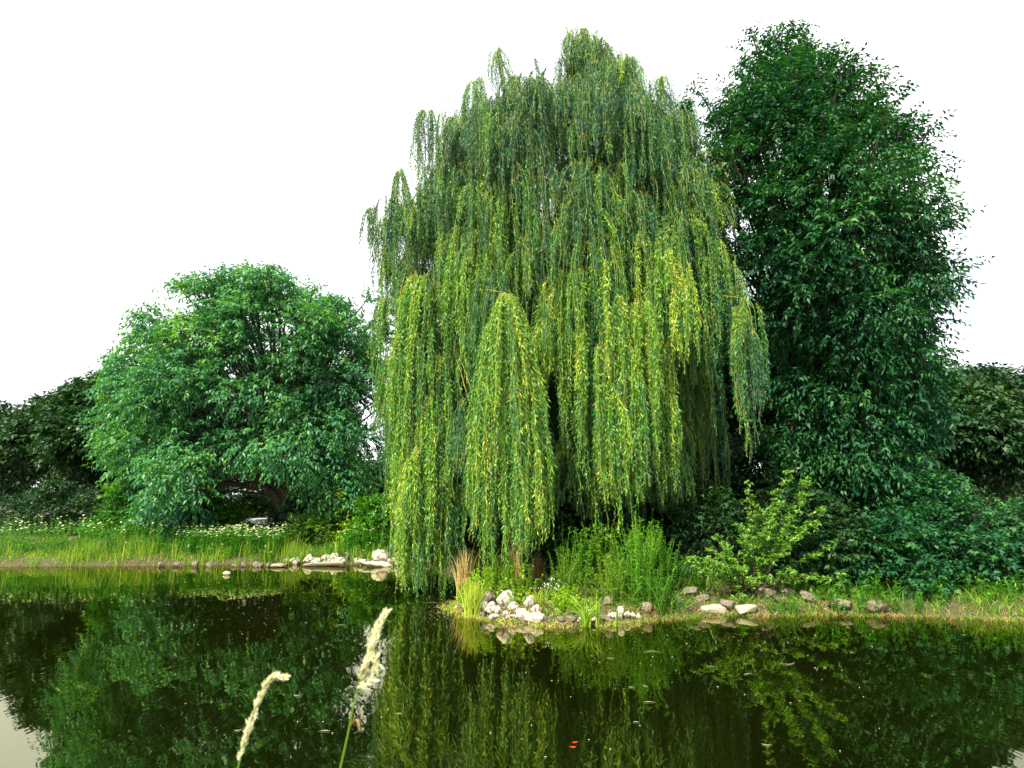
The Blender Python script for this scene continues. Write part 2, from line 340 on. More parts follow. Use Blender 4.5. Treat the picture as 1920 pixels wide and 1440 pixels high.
# trunk and limbs
ac = Acc()
tk = curve([base+np.array([0, 0, -0.2]), base+np.array([0.05, 0, 1.2]), base+np.array([-0.1, 0.05, 2.6]), base+np.array([-0.15, 0.1, 3.8])], 14, 0.015)
tube(ac, tk, np.interp(np.linspace(0, 1, 14), [0, 0.12, 1], [0.45, 0.30, 0.24]), 14)
ac.build('trunk', [M['bark']], willow, origin=base)
fork = tk[-1]
limbs = []
for tx, ty, Y_ in [(1100, 110, 14.0), (935, 180, 14.2), (830, 330, 13.8), (1210, 260, 14.5), (1320, 420, 13.6), (1060, 430, 11.8), (900, 480, 12.2), (1230, 480, 12.0), (1090, 400, 16.5), (800, 620, 12.6)]:
    tip = P(tx, ty, Y_)
    mid1 = fork+(tip-fork)*0.35+np.array([0, 0, 0.5]); mid2 = fork+(tip-fork)*0.7+np.array([0, 0, 0.55])
    c = curve([fork-np.array([0, 0, 0.3]), mid1, mid2, tip], 16, 0.03)
    a2 = Acc(); tube(a2, c, np.linspace(0.20, 0.025, 16)*rng.uniform(0.8, 1.1), 8)
    a2.build('limb', [M['bark']], willow, origin=fork); limbs.append(c)
allc = np.concatenate(limbs)
def arch(acc, apex, v=0.5):
    """the tan arching shoot that carries a curtain"""
    tr = np.array([1.3, WY, apex[2]])
    d = allc-apex; dist = np.linalg.norm(d, axis=1)+np.where(allc[:, 2] > apex[2]+0.3, 3, 0)
    src = allc[np.argmin(dist)]
    if np.linalg.norm(src-apex) > 3.6: src = apex+unit(src-apex)*3.6
    mid = (src+apex)/2+np.array([0, 0, 0.14*np.linalg.norm(src-apex)])
    c = curve([src, mid, apex], 9, 0.01); tube(acc, c, np.linspace(0.010, 0.005, 9), 5, 1)
# the general mass of the crown
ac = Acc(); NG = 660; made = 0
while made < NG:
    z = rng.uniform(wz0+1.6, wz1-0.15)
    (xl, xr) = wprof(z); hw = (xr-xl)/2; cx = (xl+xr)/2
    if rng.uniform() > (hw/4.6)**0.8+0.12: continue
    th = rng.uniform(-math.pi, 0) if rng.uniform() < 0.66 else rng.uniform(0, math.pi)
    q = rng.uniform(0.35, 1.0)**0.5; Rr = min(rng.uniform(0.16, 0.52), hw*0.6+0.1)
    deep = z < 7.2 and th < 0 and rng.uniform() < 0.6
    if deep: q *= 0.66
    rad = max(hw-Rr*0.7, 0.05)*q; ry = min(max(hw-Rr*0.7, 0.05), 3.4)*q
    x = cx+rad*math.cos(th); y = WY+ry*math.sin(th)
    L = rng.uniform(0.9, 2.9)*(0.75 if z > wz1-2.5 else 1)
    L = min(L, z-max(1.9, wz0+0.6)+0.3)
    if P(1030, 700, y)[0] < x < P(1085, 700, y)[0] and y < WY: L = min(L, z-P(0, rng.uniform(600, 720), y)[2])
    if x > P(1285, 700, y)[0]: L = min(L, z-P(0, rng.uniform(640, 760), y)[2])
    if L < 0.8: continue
    strands(ac, (x, y, z), Rr, L, int(7+Rr*26), 5, line=rng.uniform(0.2, 0.9), jz=rng.uniform(0.2, 0.8), leafL=0.105, wind=rng.uniform(0, 0.12) if z > 9 else 0, bright=(-0.10 if q < 0.75 else 0.02)-(0.19 if z > 9 else 0.05)-(0.12 if deep else 0)+rng.normal(0, 0.07), young=0.12)  # upper and inner shoots: shade painted in as darker, tealer leaf colour
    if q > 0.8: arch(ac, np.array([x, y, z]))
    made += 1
# inner fall behind the front curtains, leaf colour darkened to paint its shade
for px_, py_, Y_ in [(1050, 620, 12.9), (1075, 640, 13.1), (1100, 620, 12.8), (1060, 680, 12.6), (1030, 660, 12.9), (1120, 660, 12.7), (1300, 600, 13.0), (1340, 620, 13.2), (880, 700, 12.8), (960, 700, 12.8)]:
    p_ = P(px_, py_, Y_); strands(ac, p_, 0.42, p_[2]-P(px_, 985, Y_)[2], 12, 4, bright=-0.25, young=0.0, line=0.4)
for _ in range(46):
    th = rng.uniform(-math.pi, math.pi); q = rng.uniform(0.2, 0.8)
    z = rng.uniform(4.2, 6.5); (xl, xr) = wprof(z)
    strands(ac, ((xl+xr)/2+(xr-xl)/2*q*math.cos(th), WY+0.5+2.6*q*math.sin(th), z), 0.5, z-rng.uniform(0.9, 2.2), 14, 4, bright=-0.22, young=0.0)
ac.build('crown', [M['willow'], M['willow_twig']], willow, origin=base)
# the curtains one can tell apart: apex px, apex py, bottom py, half width px, distance, ropes, wind, light or shade painted into leaf tone
CUR = [(948, 548, 1066, 88, 10.2, 56, 0, .22), (985, 660, 1062, 52, 10.15, 30, 0, .18), (912, 690, 1050, 34, 10.3, 22, 0, .16),
       (778, 672, 1122, 46, 12.0, 44, 0, .14), (822, 664, 1122, 46, 11.9, 46, 0, .14), (850, 720, 1118, 32, 11.9, 28, 0, .02), (795, 760, 1122, 44, 11.8, 38, 0, .10), (812, 820, 1120, 50, 12.3, 36, 0, -.05),
       (722, 655, 830, 26, 12.6, 16, 0, .12), (738, 700, 880, 18, 12.5, 12, 0, .12), (778, 512, 900, 56, 12.0, 34, 0, .08), (905, 462, 800, 36, 11.3, 24, 0, .10),
       (868, 425, 720, 34, 11.8, 18, 0, .06), (1110, 392, 700, 56, 11.0, 28, 0, .10), (1145, 462, 860, 38, 10.7, 28, 0, .20), (1028, 520, 740, 30, 10.8, 18, 0, .22),
       (1095, 500, 850, 26, 10.7, 20, 0, .18), (1188, 342, 540, 42, 11.3, 20, 0, .08), (1256, 342, 560, 20, 11.2, 12, 0, .14), (1236, 436, 690, 36, 10.9, 22, 0, .16),
       (1268, 488, 685, 20, 10.5, 14, 0, .26), (1198, 560, 960, 42, 10.6, 32, 0, .12), (1160, 640, 975, 34, 10.5, 26, 0, .16), (1256, 640, 915, 22, 11.0, 16, 0, .06),
       (1318, 400, 690, 44, 11.8, 24, 0, .02), (1400, 560, 860, 30, 11.0, 11, 0, -.10), (1378, 480, 700, 30, 11.8, 14, 0, -.02), (915, 300, 500, 42, 11.9, 22, 0, .06),
       (1070, 282, 450, 34, 11.9, 20, 0, .08), (1105, 180, 350, 46, 12.8, 24, 0, .04), (982, 432, 610, 26, 11.3, 16, 0, .10), (1350, 270, 470, 40, 12.9, 18, 0, .08),
       (1100, 52, 240, 30, 14.0, 16, .25, 0), (1140, 80, 260, 34, 14.0, 16, .25, 0), (1190, 102, 270, 32, 14.0, 15, .25, 0), (928, 92, 220, 24, 14.0, 10, .7, -.02), (955, 140, 270, 34, 14.0, 14, .5, 0),
       (884, 150, 300, 26, 14.0, 12, .2, 0), (790, 202, 380, 26, 14.0, 14, .1, -.02), (835, 215, 400, 30, 14.0, 16, .1, 0), (744, 318, 500, 24, 14.0, 12, .1, -.02), (690, 386, 500, 18, 14.0, 9, .05, -.04),
       (716, 404, 590, 26, 14.0, 15, 0, -.02), (1300, 182, 300, 26, 14.0, 9, .15, -.02), (1245, 140, 300, 28, 14.0, 12, .2, 0), (712, 560, 700, 22, 13.6, 12, 0, 0)]
for (ax_, ay_, by_, hw_, Yd, nr, wd, br) in CUR:
    ap = P(ax_, ay_, Yd); bt = P(ax_, by_, Yd); Rr = hw_/F*np.linalg.norm(ap-np.array([0, 0, CAMZ]))*0.9
    a2 = Acc()
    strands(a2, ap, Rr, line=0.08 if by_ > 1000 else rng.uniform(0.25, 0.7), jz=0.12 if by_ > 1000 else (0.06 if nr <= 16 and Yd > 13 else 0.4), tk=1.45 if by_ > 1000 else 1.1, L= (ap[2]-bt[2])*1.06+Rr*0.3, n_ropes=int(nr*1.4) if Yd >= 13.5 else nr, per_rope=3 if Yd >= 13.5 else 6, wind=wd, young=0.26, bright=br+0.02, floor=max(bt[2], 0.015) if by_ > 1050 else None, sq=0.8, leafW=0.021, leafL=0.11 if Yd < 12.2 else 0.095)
    if by_-ay_ > 180:
        for _ in range(3 if nr > 24 else 2):
            u_ = rng.uniform(0, 6.28); f_ = rng.uniform(0.15, 0.5); q_ = ap+np.array([Rr*0.5*math.cos(u_), Rr*0.5*math.sin(u_)-0.08, -(ap[2]-bt[2])*f_])
            strands(a2, q_, Rr*0.5, (q_[2]-bt[2])*rng.uniform(0.85, 1.08), max(nr//4, 4), 6, young=0.34, bright=br+0.04, floor=0.015 if by_ > 1050 else None, leafL=0.11, leafW=0.021, line=0.1)
            c_ = curve([ap, (ap+q_)/2+np.array([(q_-ap)[0]*0.4, (q_-ap)[1]*0.4, 0.12]), q_], 9, 0.006); tube(a2, c_, np.linspace(0.005, 0.003, 9), 4, 1)
    arch(a2, ap)
    a2.build('hanging_branch', [M['willow'], M['willow_twig']], willow, origin=ap)

# ------------------------------------------------------------------ broadleaved trees and bushes
def spray(acc, b, d, ln, k, L, W, droop, mat=0, v=None, jit=0.13):
    n = len(b); t = np.tile(np.linspace(0.12, 1, k), n); i = np.repeat(np.arange(n), k)
    sd = np.tile(np.where(np.arange(k) % 2, 1.0, -1.0), n)[:, None]
    p = b[i]+d[i]*(ln[i]*t)[:, None]-np.array([0, 0, 1])*(droop*0.35*ln[i]*t**2)[:, None]
    s = unit(np.cross(d, unit(np.array([0, 0, 1.0])+0.35*rng.normal(size=(n, 3)))))[i]
    dd = unit(d[i]*rng.uniform(0.3, 0.8, (n*k, 1))+s*sd*rng.uniform(0.5, 1.0, (n*k, 1))+rng.normal(0, 0.25, (n*k, 3))-np.array([0, 0, 1])*droop*rng.uniform(0.5, 1.2, (n*k, 1)))
    up = unit(np.array([0, 0, 1.0])+0.45*rng.normal(size=(n*k, 3)))
    vv = (0.45 if v is None else v[i])+rng.normal(0, jit, n*k)
    acc.add(leaf_quads(p, dd, L*rng.uniform(0.65, 1.15, n*k), W*rng.uniform(0.75, 1.15, n*k), up, curl=0.15), mat, vv)
def clump(acc, c, r, n, k, L, W, droop, outw, v0=0.45, flat=0.75, twl=0.5):
    u = unit(rdir(n)+outw*0.5+np.array([0, 0, 0.25]))
    b = c+u*np.array([1, 1, flat])*r*rng.uniform(0.35, 1.0, (n, 1))
    d = unit(u+0.35*rng.normal(size=(n, 3))+outw*0.3)
    spray(acc, b, d, twl*rng.uniform(0.6, 1.2, n), k, L, W, droop, 0, v0+rng.normal(0, 0.08, n))
def tree(name, label, basept, cs, cr, mat, L, W, droop, n=90, k=9, group=None, trunk_r=0.2, fork_h=None, flat=0.75, twl=0.5, extra=None, cat='tree', center=None):
    """cs: clump centres, cr: clump radii"""
    basept = np.asarray(basept, float); cs = np.asarray(cs); cen = cs.mean(0) if center is None else center
    root = empty(name, basept, label, cat, group)
    fh = fork_h if fork_h else (cs[:, 2].min()-basept[2])*0.7+0.6
    fork = basept+np.array([0, 0, fh])
    a = Acc(); c = curve([basept-np.array([0, 0, 0.2]), basept+np.array([0.04, 0, fh*0.5]), fork, fork+(cen-fork)*0.5], 12, 0.012*trunk_r/0.2)
    tube(a, c, np.interp(np.linspace(0, 1, 12), [0, 0.1, 0.6, 1], [trunk_r*1.4, trunk_r, trunk_r*0.75, trunk_r*0.35]), 10)
    if extra is not None:
        for pts, r0, r1 in extra: cc = curve(pts, 14, 0.02); tube(a, cc, np.linspace(r0, r1, 14), 8)
    for cc_, r_ in zip(cs, cr):
        j = rng.integers(5, 12); s0 = c[j]
        m_ = s0+(cc_-s0)*0.5+np.array([0, 0, 0.12*np.linalg.norm(cc_-s0)])+rng.normal(0, 0.15, 3)
        cc = curve([s0, m_, cc_, cc_+unit(cc_-cen)*r_*0.6], 10, 0.02); tube(a, cc, np.linspace(trunk_r*0.2, 0.006, 10), 5)
    a.build('trunk', [M['bark']], root, origin=basept)
    a = Acc()
    for cc_, r_ in zip(cs, cr):
        clump(a, cc_, r_, int(n*(r_/0.8)**2), k, L, W, droop, unit(cc_-cen), v0=0.45+rng.normal(0, 0.09), flat=flat, twl=twl)
    a.build('crown', [mat], root, origin=basept)
    return root
def clumps_from(table, Y0, n, ry, r, inner=0.45, sep=0.55, bumps=26):
    f, z0, z1 = prof(table, Y0); out_, rad = [], []
    tries = 0
    while len(out_) < n and tries < n*60:
        tries += 1
        z = rng.uniform(z0, z1); xl, xr = f(z); rr = rng.uniform(*r); hw = max((xr-xl)/2-rr*0.75, 0.02)
        th = rng.uniform(-math.pi, math.pi) if rng.uniform() < 0.35 else rng.uniform(-math.pi, 0)
        q = rng.uniform(inner, 1)**0.5
        yr = min(ry, hw+0.3)
        p = np.array([(xl+xr)/2+hw*q*math.cos(th), Y0+yr*q*math.sin(th), z-rr*0.4])
        if out_ and np.min(np.linalg.norm(np.array(out_)-p, axis=1)) < sep*rr: continue
        out_.append(p); rad.append(rr)
    for _ in range(bumps):                                  # small boughs that break the outline
        z = rng.uniform(z0+(z1-z0)*0.3, z1-0.5); xl, xr = f(z); hw = (xr-xl)/2; th = rng.uniform(-math.pi, 0)*0.999
        th = th if rng.uniform() < 0.4 else rng.choice([0.0, math.pi])-rng.uniform(0, 0.5)*0
        out_.append(np.array([(xl+xr)/2+(hw+0.12)*math.cos(th), Y0+min(ry, hw)*math.sin(th), z+rng.uniform(0, 0.3)])); rad.append(rng.uniform(0.22, 0.4))
    return np.array(out_), np.array(rad)

# spreading tree beyond the far bank, left
LT = [(556, 440, 660), (570, 365, 700), (580, 320, 715), (615, 280, 730), (680, 240, 745), (760, 215, 748), (850, 220, 740), (900, 270, 730), (945, 300, 690)]
cs, crr = clumps_from(LT, 21, 260, 3.2, (0.4, 0.95), inner=0.08, sep=0.78)
gap = np.array([not (P(655, 840, 21)[0] < c_[0] and P(0, 860, 21)[2] < c_[2] < P(0, 740, 21)[2] and rng.uniform() < 0.6) for c_ in cs]) & np.array([not (c_[1] < 20.6 and P(380, 860, c_[1])[0] < c_[0] < P(575, 860, c_[1])[0] and P(0, 965, c_[1])[2] < c_[2] < P(0, 872, c_[1])[2]) and not (P(405, 860, c_[1])[0] < c_[0] < P(525, 860, c_[1])[0] and c_[2] < P(0, 905, c_[1])[2]) for c_ in cs])
cs, crr = cs[gap], crr[gap]
b = P(532, 985, 20.5); b[2] = hz(b[0], b[1])
ex = [([b+np.array([0, 0, 0.3]), P(528, 950, 20.4), P(500, 918, 20.2), P(455, 908, 20.0), P(410, 902, 19.8), P(340, 880, 19.6)], 0.19, 0.05),
      ([P(530, 960, 20.4), P(540, 900, 20.3), P(520, 850, 20.0), P(560, 800, 19.8), P(600, 770, 19.6)], 0.17, 0.04)]
tree('spreading_tree', 'broad drooping leaved tree with dark forked trunk beyond the far bank, left of the willow', b, cs, crr, M['ash'],
     0.18, 0.066, 0.85, n=88, k=8, trunk_r=0.24, fork_h=1.6, extra=ex)
# big glossy leaved tree at the right
RT = [(84, 1446, 1472), (118, 1420, 1500), (160, 1425, 1545), (195, 1335, 1590), (250, 1300, 1650), (330, 1310, 1690), (450, 1315, 1730), (570, 1350, 1740), (640, 1430, 1740), (760, 1445, 1730), (860, 1440, 1700)]
cs, crr = clumps_from(RT, 13.4, 260, 2.6, (0.35, 0.8), inner=0.2, sep=0.6)
b = np.array([7.2, 13.6, hz(7.2, 13.6)])
tree('glossy_leaved_tree', 'tall dark green broadleaved tree with glossy leaves right of the willow', b, cs, crr, M['cherry'],
     0.15, 0.053, 0.6, n=92, k=8, trunk_r=0.22, fork_h=3.0, twl=0.45)
# low boughs reaching toward the willow
# trees of the dark wood behind, each its own thing
BT = [(-16.5, 27, 4.0, 9.0, 'leafy tree far left in the wood beyond the pond, outermost of its row'), (-11.5, 29, 3.6, 9.5, 'dark tree behind the left edge of the spreading tree'), (-4.0, 27, 2.6, 3.6, 'low dark tree behind the gap between spreading tree and willow'),
      (0.2, 25, 3.6, 10.5, 'dark tree directly behind the willow trunk'), (5.0, 23, 3.6, 10.5, 'dark shaded tree behind the right side of the willow'), (9.6, 21, 3.4, 10.5, 'dark tree behind the glossy leaved tree'),
      (14.5, 22, 3.4, 8.0, 'low dark tree right of the glossy leaved tree'), (19.5, 24, 3.8, 8.0, 'outermost dark tree at the far right of the wood'), (-22.5, 30, 4.4, 8.0, 'low tree at the far left end of the wood')]
for x, y, rr, h, lab in BT:
    n = 46; u = rdir(n); u[:, 2] = np.abs(u[:, 2])*1.0-0.35
    c0 = np.array([x, y, h*0.52]); cs = c0+u*np.array([rr*0.85, rr*0.8, h*0.40])*rng.uniform(0.75, 1, (n, 1))
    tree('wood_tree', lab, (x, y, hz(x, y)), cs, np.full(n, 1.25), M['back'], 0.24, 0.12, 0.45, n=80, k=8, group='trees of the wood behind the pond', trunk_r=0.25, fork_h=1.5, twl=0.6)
a = Acc()
for k_ in range(330):
    x = rng.uniform(-75, 75); y = 44+rng.uniform(0, 14)+abs(x)*0.05; h = (4.6+1.6*math.sin(x*0.21)+1.0*math.sin(x*0.63+1))*rng.uniform(0.08, 1.0)
    clump(a, np.array([x, y, h]), 1.9, 95, 7, 0.36, 0.2, 0.4, np.array([0, -1.0, 0.3]), v0=0.4+rng.normal(0, .12), twl=0.8)
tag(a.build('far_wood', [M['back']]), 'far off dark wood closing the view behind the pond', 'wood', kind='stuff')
# bushes
def bush(name, label, x, y, r, h, mat, L=0.08, W=0.045, n=26, dens=60, k=8, group=None, droop=0.3, cr_=0.35, twl=0.28):
    u = rdir(n); u[:, 2] = np.abs(u[:, 2])
    z0 = hz(x, y); cs = np.array([x, y, z0+0.1])+u*np.array([r, r*0.8, h*0.85])*rng.uniform(0.55, 1, (n, 1))
    return tree(name, label, (x, y, z0), cs, np.full(n, cr_), mat, L, W, droop, n=dens*5.2*(cr_), k=k, group=group, trunk_r=0.035, fork_h=0.25, twl=twl, cat='bush')
def bpx(name, label, px, Yd, rpx, top_py, mat, **kw):
    c = P(px, 900, Yd); z0 = hz(c[0], Yd); h = P(px, top_py, Yd)[2]-z0
    return bush(name, label, c[0], Yd, rpx/F*Yd*1.0, h, mat, **kw)
FB = 'bushes behind the far bank'
bpx('lime_bush', 'yellow green bush on the far bank left of the willow curtain', 650, 19.6, 55, 905, M['lime'], n=26, dens=45, cr_=0.42, L=0.11, W=0.06, group=FB)
bpx('round_bush', 'low dark rounded bush below the yellow green bush', 600, 19.0, 52, 962, M['bush'], n=26, dens=60, cr_=0.36, L=0.08, W=0.04, group=FB)
bpx('leafy_bush', 'mid green bush under the long limb of the spreading tree', 475, 30, 42, 925, M['bush'], n=24, dens=55, cr_=0.4, L=0.12, W=0.06, group=FB)
bpx('leafy_bush', 'dark bush close behind the left willow curtain', 722, 18.9, 50, 880, M['herb'], n=34, dens=60, cr_=0.42, L=0.1, W=0.05, group=FB)
bpx('leafy_bush', 'green bush standing left of the long tree limb', 400, 20.4, 55, 935, M['herb'], n=24, dens=50, cr_=0.45, L=0.12, W=0.06, group=FB)
bpx('leafy_bush', 'shaded bush between trunk and yellow green bush', 575, 21.2, 60, 880, M['back'], n=30, dens=50, cr_=0.5, L=0.12, W=0.06, group=FB)
for x_, y_, r_, h_, m__, lab in [(-13, 20.5, 1.3, 1.7, 'herb', 'green bush left of the spreading tree, beyond the flowers'), (-16.5, 21.5, 1.5, 2.0, 'back', 'dark bush on the far left bank, third from the outer end'), (-20, 21, 1.4, 1.8, 'herb', 'green bush on the far left bank, second from the outer end'), (-23.5, 22, 1.6, 2.2, 'back', 'outermost dark bush on the far left bank'),
                              (-10.6, 20.8, 1.1, 1.5, 'bush', 'light green bush at the left foot of the spreading tree')]:
    bush('leafy_bush', lab, x_, y_, r_, h_, M[m__], L=0.12, W=0.06, n=34, dens=55, cr_=0.45, group=FB)
for x_, y_, r_, h_, lab in [(5.6, 11.6, 0.9, 1.7, 'dark bush right of the bright shrub, nearest to it'), (7.0, 11.3, 0.9, 1.3, 'rounded dark bush right of the bright shrub, second from it'), (8.4, 11.6, 1.1, 1.9, 'tall dark bush under the right edge of the glossy tree'), (9.9, 11.0, 1.0, 1.4, 'dark bush near the water below the outer boughs of the glossy tree'), (11.3, 10.4, 1.0, 1.5, 'outer dark bush close to the water on the far right bank'), (11.5, 12.5, 1.2, 1.6, 'dark bush right of the glossy tree near the water'), (14.0, 13.5, 1.4, 1.9, 'outermost dark bush of the right bank')]:
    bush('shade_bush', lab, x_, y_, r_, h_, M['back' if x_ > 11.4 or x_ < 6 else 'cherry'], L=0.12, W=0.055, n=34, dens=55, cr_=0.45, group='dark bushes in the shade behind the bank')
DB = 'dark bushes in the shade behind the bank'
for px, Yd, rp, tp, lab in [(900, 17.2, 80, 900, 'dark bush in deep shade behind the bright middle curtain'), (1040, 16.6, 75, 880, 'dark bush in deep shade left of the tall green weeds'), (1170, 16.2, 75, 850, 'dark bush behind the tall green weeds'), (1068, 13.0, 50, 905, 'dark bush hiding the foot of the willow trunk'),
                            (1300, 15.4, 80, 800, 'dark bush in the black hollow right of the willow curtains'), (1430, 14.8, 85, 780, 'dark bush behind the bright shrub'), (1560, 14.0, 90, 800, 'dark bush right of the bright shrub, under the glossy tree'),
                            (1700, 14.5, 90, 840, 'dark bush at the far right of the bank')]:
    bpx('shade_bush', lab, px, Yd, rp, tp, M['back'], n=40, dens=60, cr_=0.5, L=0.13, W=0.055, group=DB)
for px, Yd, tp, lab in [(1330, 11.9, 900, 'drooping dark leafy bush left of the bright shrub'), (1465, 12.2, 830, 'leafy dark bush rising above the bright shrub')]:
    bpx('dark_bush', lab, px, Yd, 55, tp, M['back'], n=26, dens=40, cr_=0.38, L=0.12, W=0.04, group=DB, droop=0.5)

# ------------------------------------------------------------------ grasses and herbs
def blades(acc, cx, cy, n, spread, h, wdt, lean=0.35, mat=0, v=0.5, z0=None, k=7, vj=0.15, hvar=0.45):
    x = cx+np.clip(rng.normal(0, spread, n), -1.5*spread, 1.5*spread); y = cy+np.clip(rng.normal(0, spread, n), -1.5*spread, 1.5*spread)
    z = height(x, y) if z0 is None else np.full(n, z0)
    hh = h*rng.uniform(1-hvar, 1.0, n); a = rng.uniform(0, 6.28, n); le = lean*rng.uniform(0.1, 1.3, n)
    t = np.linspace(0, 1, k)
    px_ = x[:, None]+(np.cos(a)*le*hh)[:, None]*t[None]**2.0
    py_ = y[:, None]+(np.sin(a)*le*hh)[:, None]*t[None]**2.0
    pz_ = z[:, None]-0.02+hh[:, None]*(t[None]-0.35*(le[:, None])*t[None]**3)
    ribbons(acc, np.stack([px_, py_, pz_], -1), wdt*rng.uniform(0.7, 1.2, n), mat, v+rng.normal(0, vj, n))
def tuft(name, label, px, py, top_py, n, wpx, mat='grass', wdt=0.01, lean=0.35, v=0.5, group=None, cat='grass tuft', kind=None):
    g_ = G(px, py, 0.05); h = P(px, top_py, g_[1])[2]-0.05
    a = Acc(); blades(a, g_[0], g_[1], n, wpx/F*g_[1], h, wdt, lean, 0, v)
    o_ = a.build(name, [M[mat]], origin=(g_[0], g_[1], hz(g_[0], g_[1]))); tag(o_, label, cat, group, kind); return o_
def herb(name, label, px, Yd, top_py, stems, wpx, mat, L=0.07, W=0.014, sp=0.025, group=None, lean=0.2, flower=None, cat='plant', v=0.5, droop=0.0, zb=None, hmin=0.45, wide=0.5):
    c = P(px, 1000, Yd); x0 = c[0]; z0 = hz(x0, Yd) if zb is None else zb; H = P(px, top_py, Yd)[2]-z0
    root = empty(name, (x0, Yd, z0), label, cat, group); a = Acc(); st = Acc()
    sprd = wpx/F*Yd; fl = Acc()
    for _ in range(stems):
        ox, oy = rng.normal(0, sprd*wide, 2); an = rng.uniform(0, 6.28); le = lean*rng.uniform(0, 1)
        h = H*rng.uniform(hmin, 1)*math.exp(-(ox/(sprd*1.6+1e-6))**2)
        bx, by = x0+ox*0.7, Yd+oy*0.6; bz = hz(bx, by) if zb is None else zb
        p = curve([(bx, by, bz-0.02), (bx+ox*0.2+math.cos(an)*le*h*0.3, by+math.sin(an)*le*h*0.3, bz+h*0.5), (bx+ox*0.5+math.cos(an)*le*h, by+math.sin(an)*le*h, bz+h)], 10, 0.004)
        tube(st, p, np.linspace(0.005, 0.002, 10), 4)
        nl = max(int(h/sp), 5); t = rng.uniform(0.12, 1, nl); q = np.stack([np.interp(t, np.linspace(0, 1, 10), p[:, j]) for j in range(3)], 1)
        s = rdir(nl); s[:, 2] = np.abs(s[:, 2])*0.5+0.25-droop; s = unit(s)
        a.add(leaf_quads(q, s, L*rng.uniform(0.6, 1.2, nl)*(1.15-0.5*t), W*rng.uniform(0.7, 1.2, nl), unit(np.array([0, 0, 1.0])+0.5*rng.normal(size=(nl, 3))), curl=0.25), 0, v+rng.normal(0, 0.17, nl))
        if flower:
            nf = flower; u = rdir(nf)*0.03; u[:, 2] = np.abs(u[:, 2])
            fl.add(leaf_quads(p[-1]+u, rdir(nf), np.full(nf, 0.02), np.full(nf, 0.018), rdir(nf)), 0, rng.uniform(0, 1, nf))
    st.build('stem', [M['grass']], root, origin=(x0, Yd, z0)); a.build('foliage', [M[mat]], root, origin=(x0, Yd, z0))
    if flower: fl.build('flowers', [M['white']], root, origin=(x0, Yd, z0))
    return root
# far bank: long grass and a drift of white flowers
a = Acc(); n = 5200
for _ in range(n//20):
    px = rng.uniform(150, 770); x = P(px, 1000, 17.8)[0]; y = rng.uniform(16.75, 19.2)
    if hz(x, y) < 0.04: continue
    dens_h = 0.68 if px < 570 else 0.44
    blades(a, x, y, 20, 0.12, dens_h*rng.uniform(0.5, 1.1), 0.012, 0.3, 0, 0.40+0.18*(y < 17.8), vj=0.2, k=5)
for _ in range(60):
    x = rng.uniform(-24, -12); blades(a, x, rng.uniform(17.2, 19), 20, 0.15, 0.6, 0.012, 0.3, 0, 0.4, vj=0.2, k=5)
for _ in range(2600):
    x = rng.uniform(-24, -3.2); y = rng.uniform(16, 17.8); z_ = hz(x, y)
    if 0.015 < z_ < 0.3: blades(a, x, y, 7, 0.08, rng.uniform(0.06, 0.30), 0.012, 0.6, 0, 0.45, vj=0.22, k=5)
for _ in range(3000):
    x = rng.uniform(4.6, 15); y = rng.uniform(7.4, 11); z_ = hz(x, y)
    if 0.015 < z_ < 0.4: blades(a, x, y, 7, 0.08, rng.uniform(0.08, 0.36), 0.010, 0.8, 0, 0.30, vj=0.22, k=5)
tag(a.build('bank_grass', [M['grass']]), 'long green and yellowing grass along the far bank and the right shore', 'grass', kind='stuff')
a = Acc()
def meadow(acc, x0, x1, y0, y1, n, h, fl, lf=18, fmat=1):
    for _ in range(n):
        x, y = rng.uniform(x0, x1), rng.uniform(y0, y1); z = hz(x, y); hh = h*rng.uniform(0.75, 1.08); dx, dy = rng.normal(0, 0.05, 2)
        p = np.array([[x, y, z], [x+dx*.4, y+dy*.4, z+hh*.5], [x+dx, y+dy, z+hh]])
        ribbons(acc, p[None], 0.006, 0, 0.4, taper=False)
        t = rng.uniform(0.15, 0.95, lf); q = np.array([x, y, z])+np.outer(t, [dx, dy, hh]); s = rdir(lf); s[:, 2] = np.abs(s[:, 2])*0.7
        acc.add(leaf_quads(q, unit(s), 0.085*rng.uniform(.6, 1.2, lf), 0.024*np.ones(lf), unit(np.array([0, 0, 1.])+.4*rng.normal(size=(lf, 3)))), 0, 0.5+rng.normal(0, .18, lf))
        if rng.uniform() < fl:
            k = 7; an = np.linspace(0, 6.28, k, endpoint=False)+rng.uniform(0, 1); tilt = rng.normal(0, 0.25, 2)
            d = unit(np.stack([np.cos(an), np.sin(an), 0.25+np.cos(an)*tilt[0]+np.sin(an)*tilt[1]], 1))
            acc.add(leaf_quads(np.repeat(p[-1:], k, 0), d, np.full(k, 0.042), np.full(k, 0.032), np.repeat([[0, 0, 1.]], k, 0)), fmat, rng.uniform(.3, 1, k))
meadow(a, -9.8, -6.75, 17.6, 18.6, 620, 0.72, 0.62)
meadow(a, -16, -9.8, 17.6, 19.0, 420, 0.8, 0.4, 12)
tag(a.build('white_wildflowers', [M['herb'], M['white']]), 'drift of small white wildflowers above green leaves on the left bank', 'wildflowers', kind='stuff')
a = Acc(); meadow(a, -5.1, -3.7, 17.9, 18.6, 130, 0.72, 0.16, 20)
meadow(a, 5.0, 15, 9.9, 13, 900, 0.4, 0.0, 16); meadow(a, -24, -4, 17.3, 18.2, 700, 0.36, 0.05, 14)
tag(a.build('leafy_weeds', [M['herb'], M['white']]), 'mixed green weeds with a few white flowers along both banks, thickest behind the big boulder', 'weeds', kind='stuff')
GT = 'tufts of tall grass on the far bank'
tuft('grass_tuft', 'tall pointed grass tuft standing above the far bank stones', 636, 1052, 990, 14, 5, wdt=0.025, lean=0.3, v=0.62, group=GT)
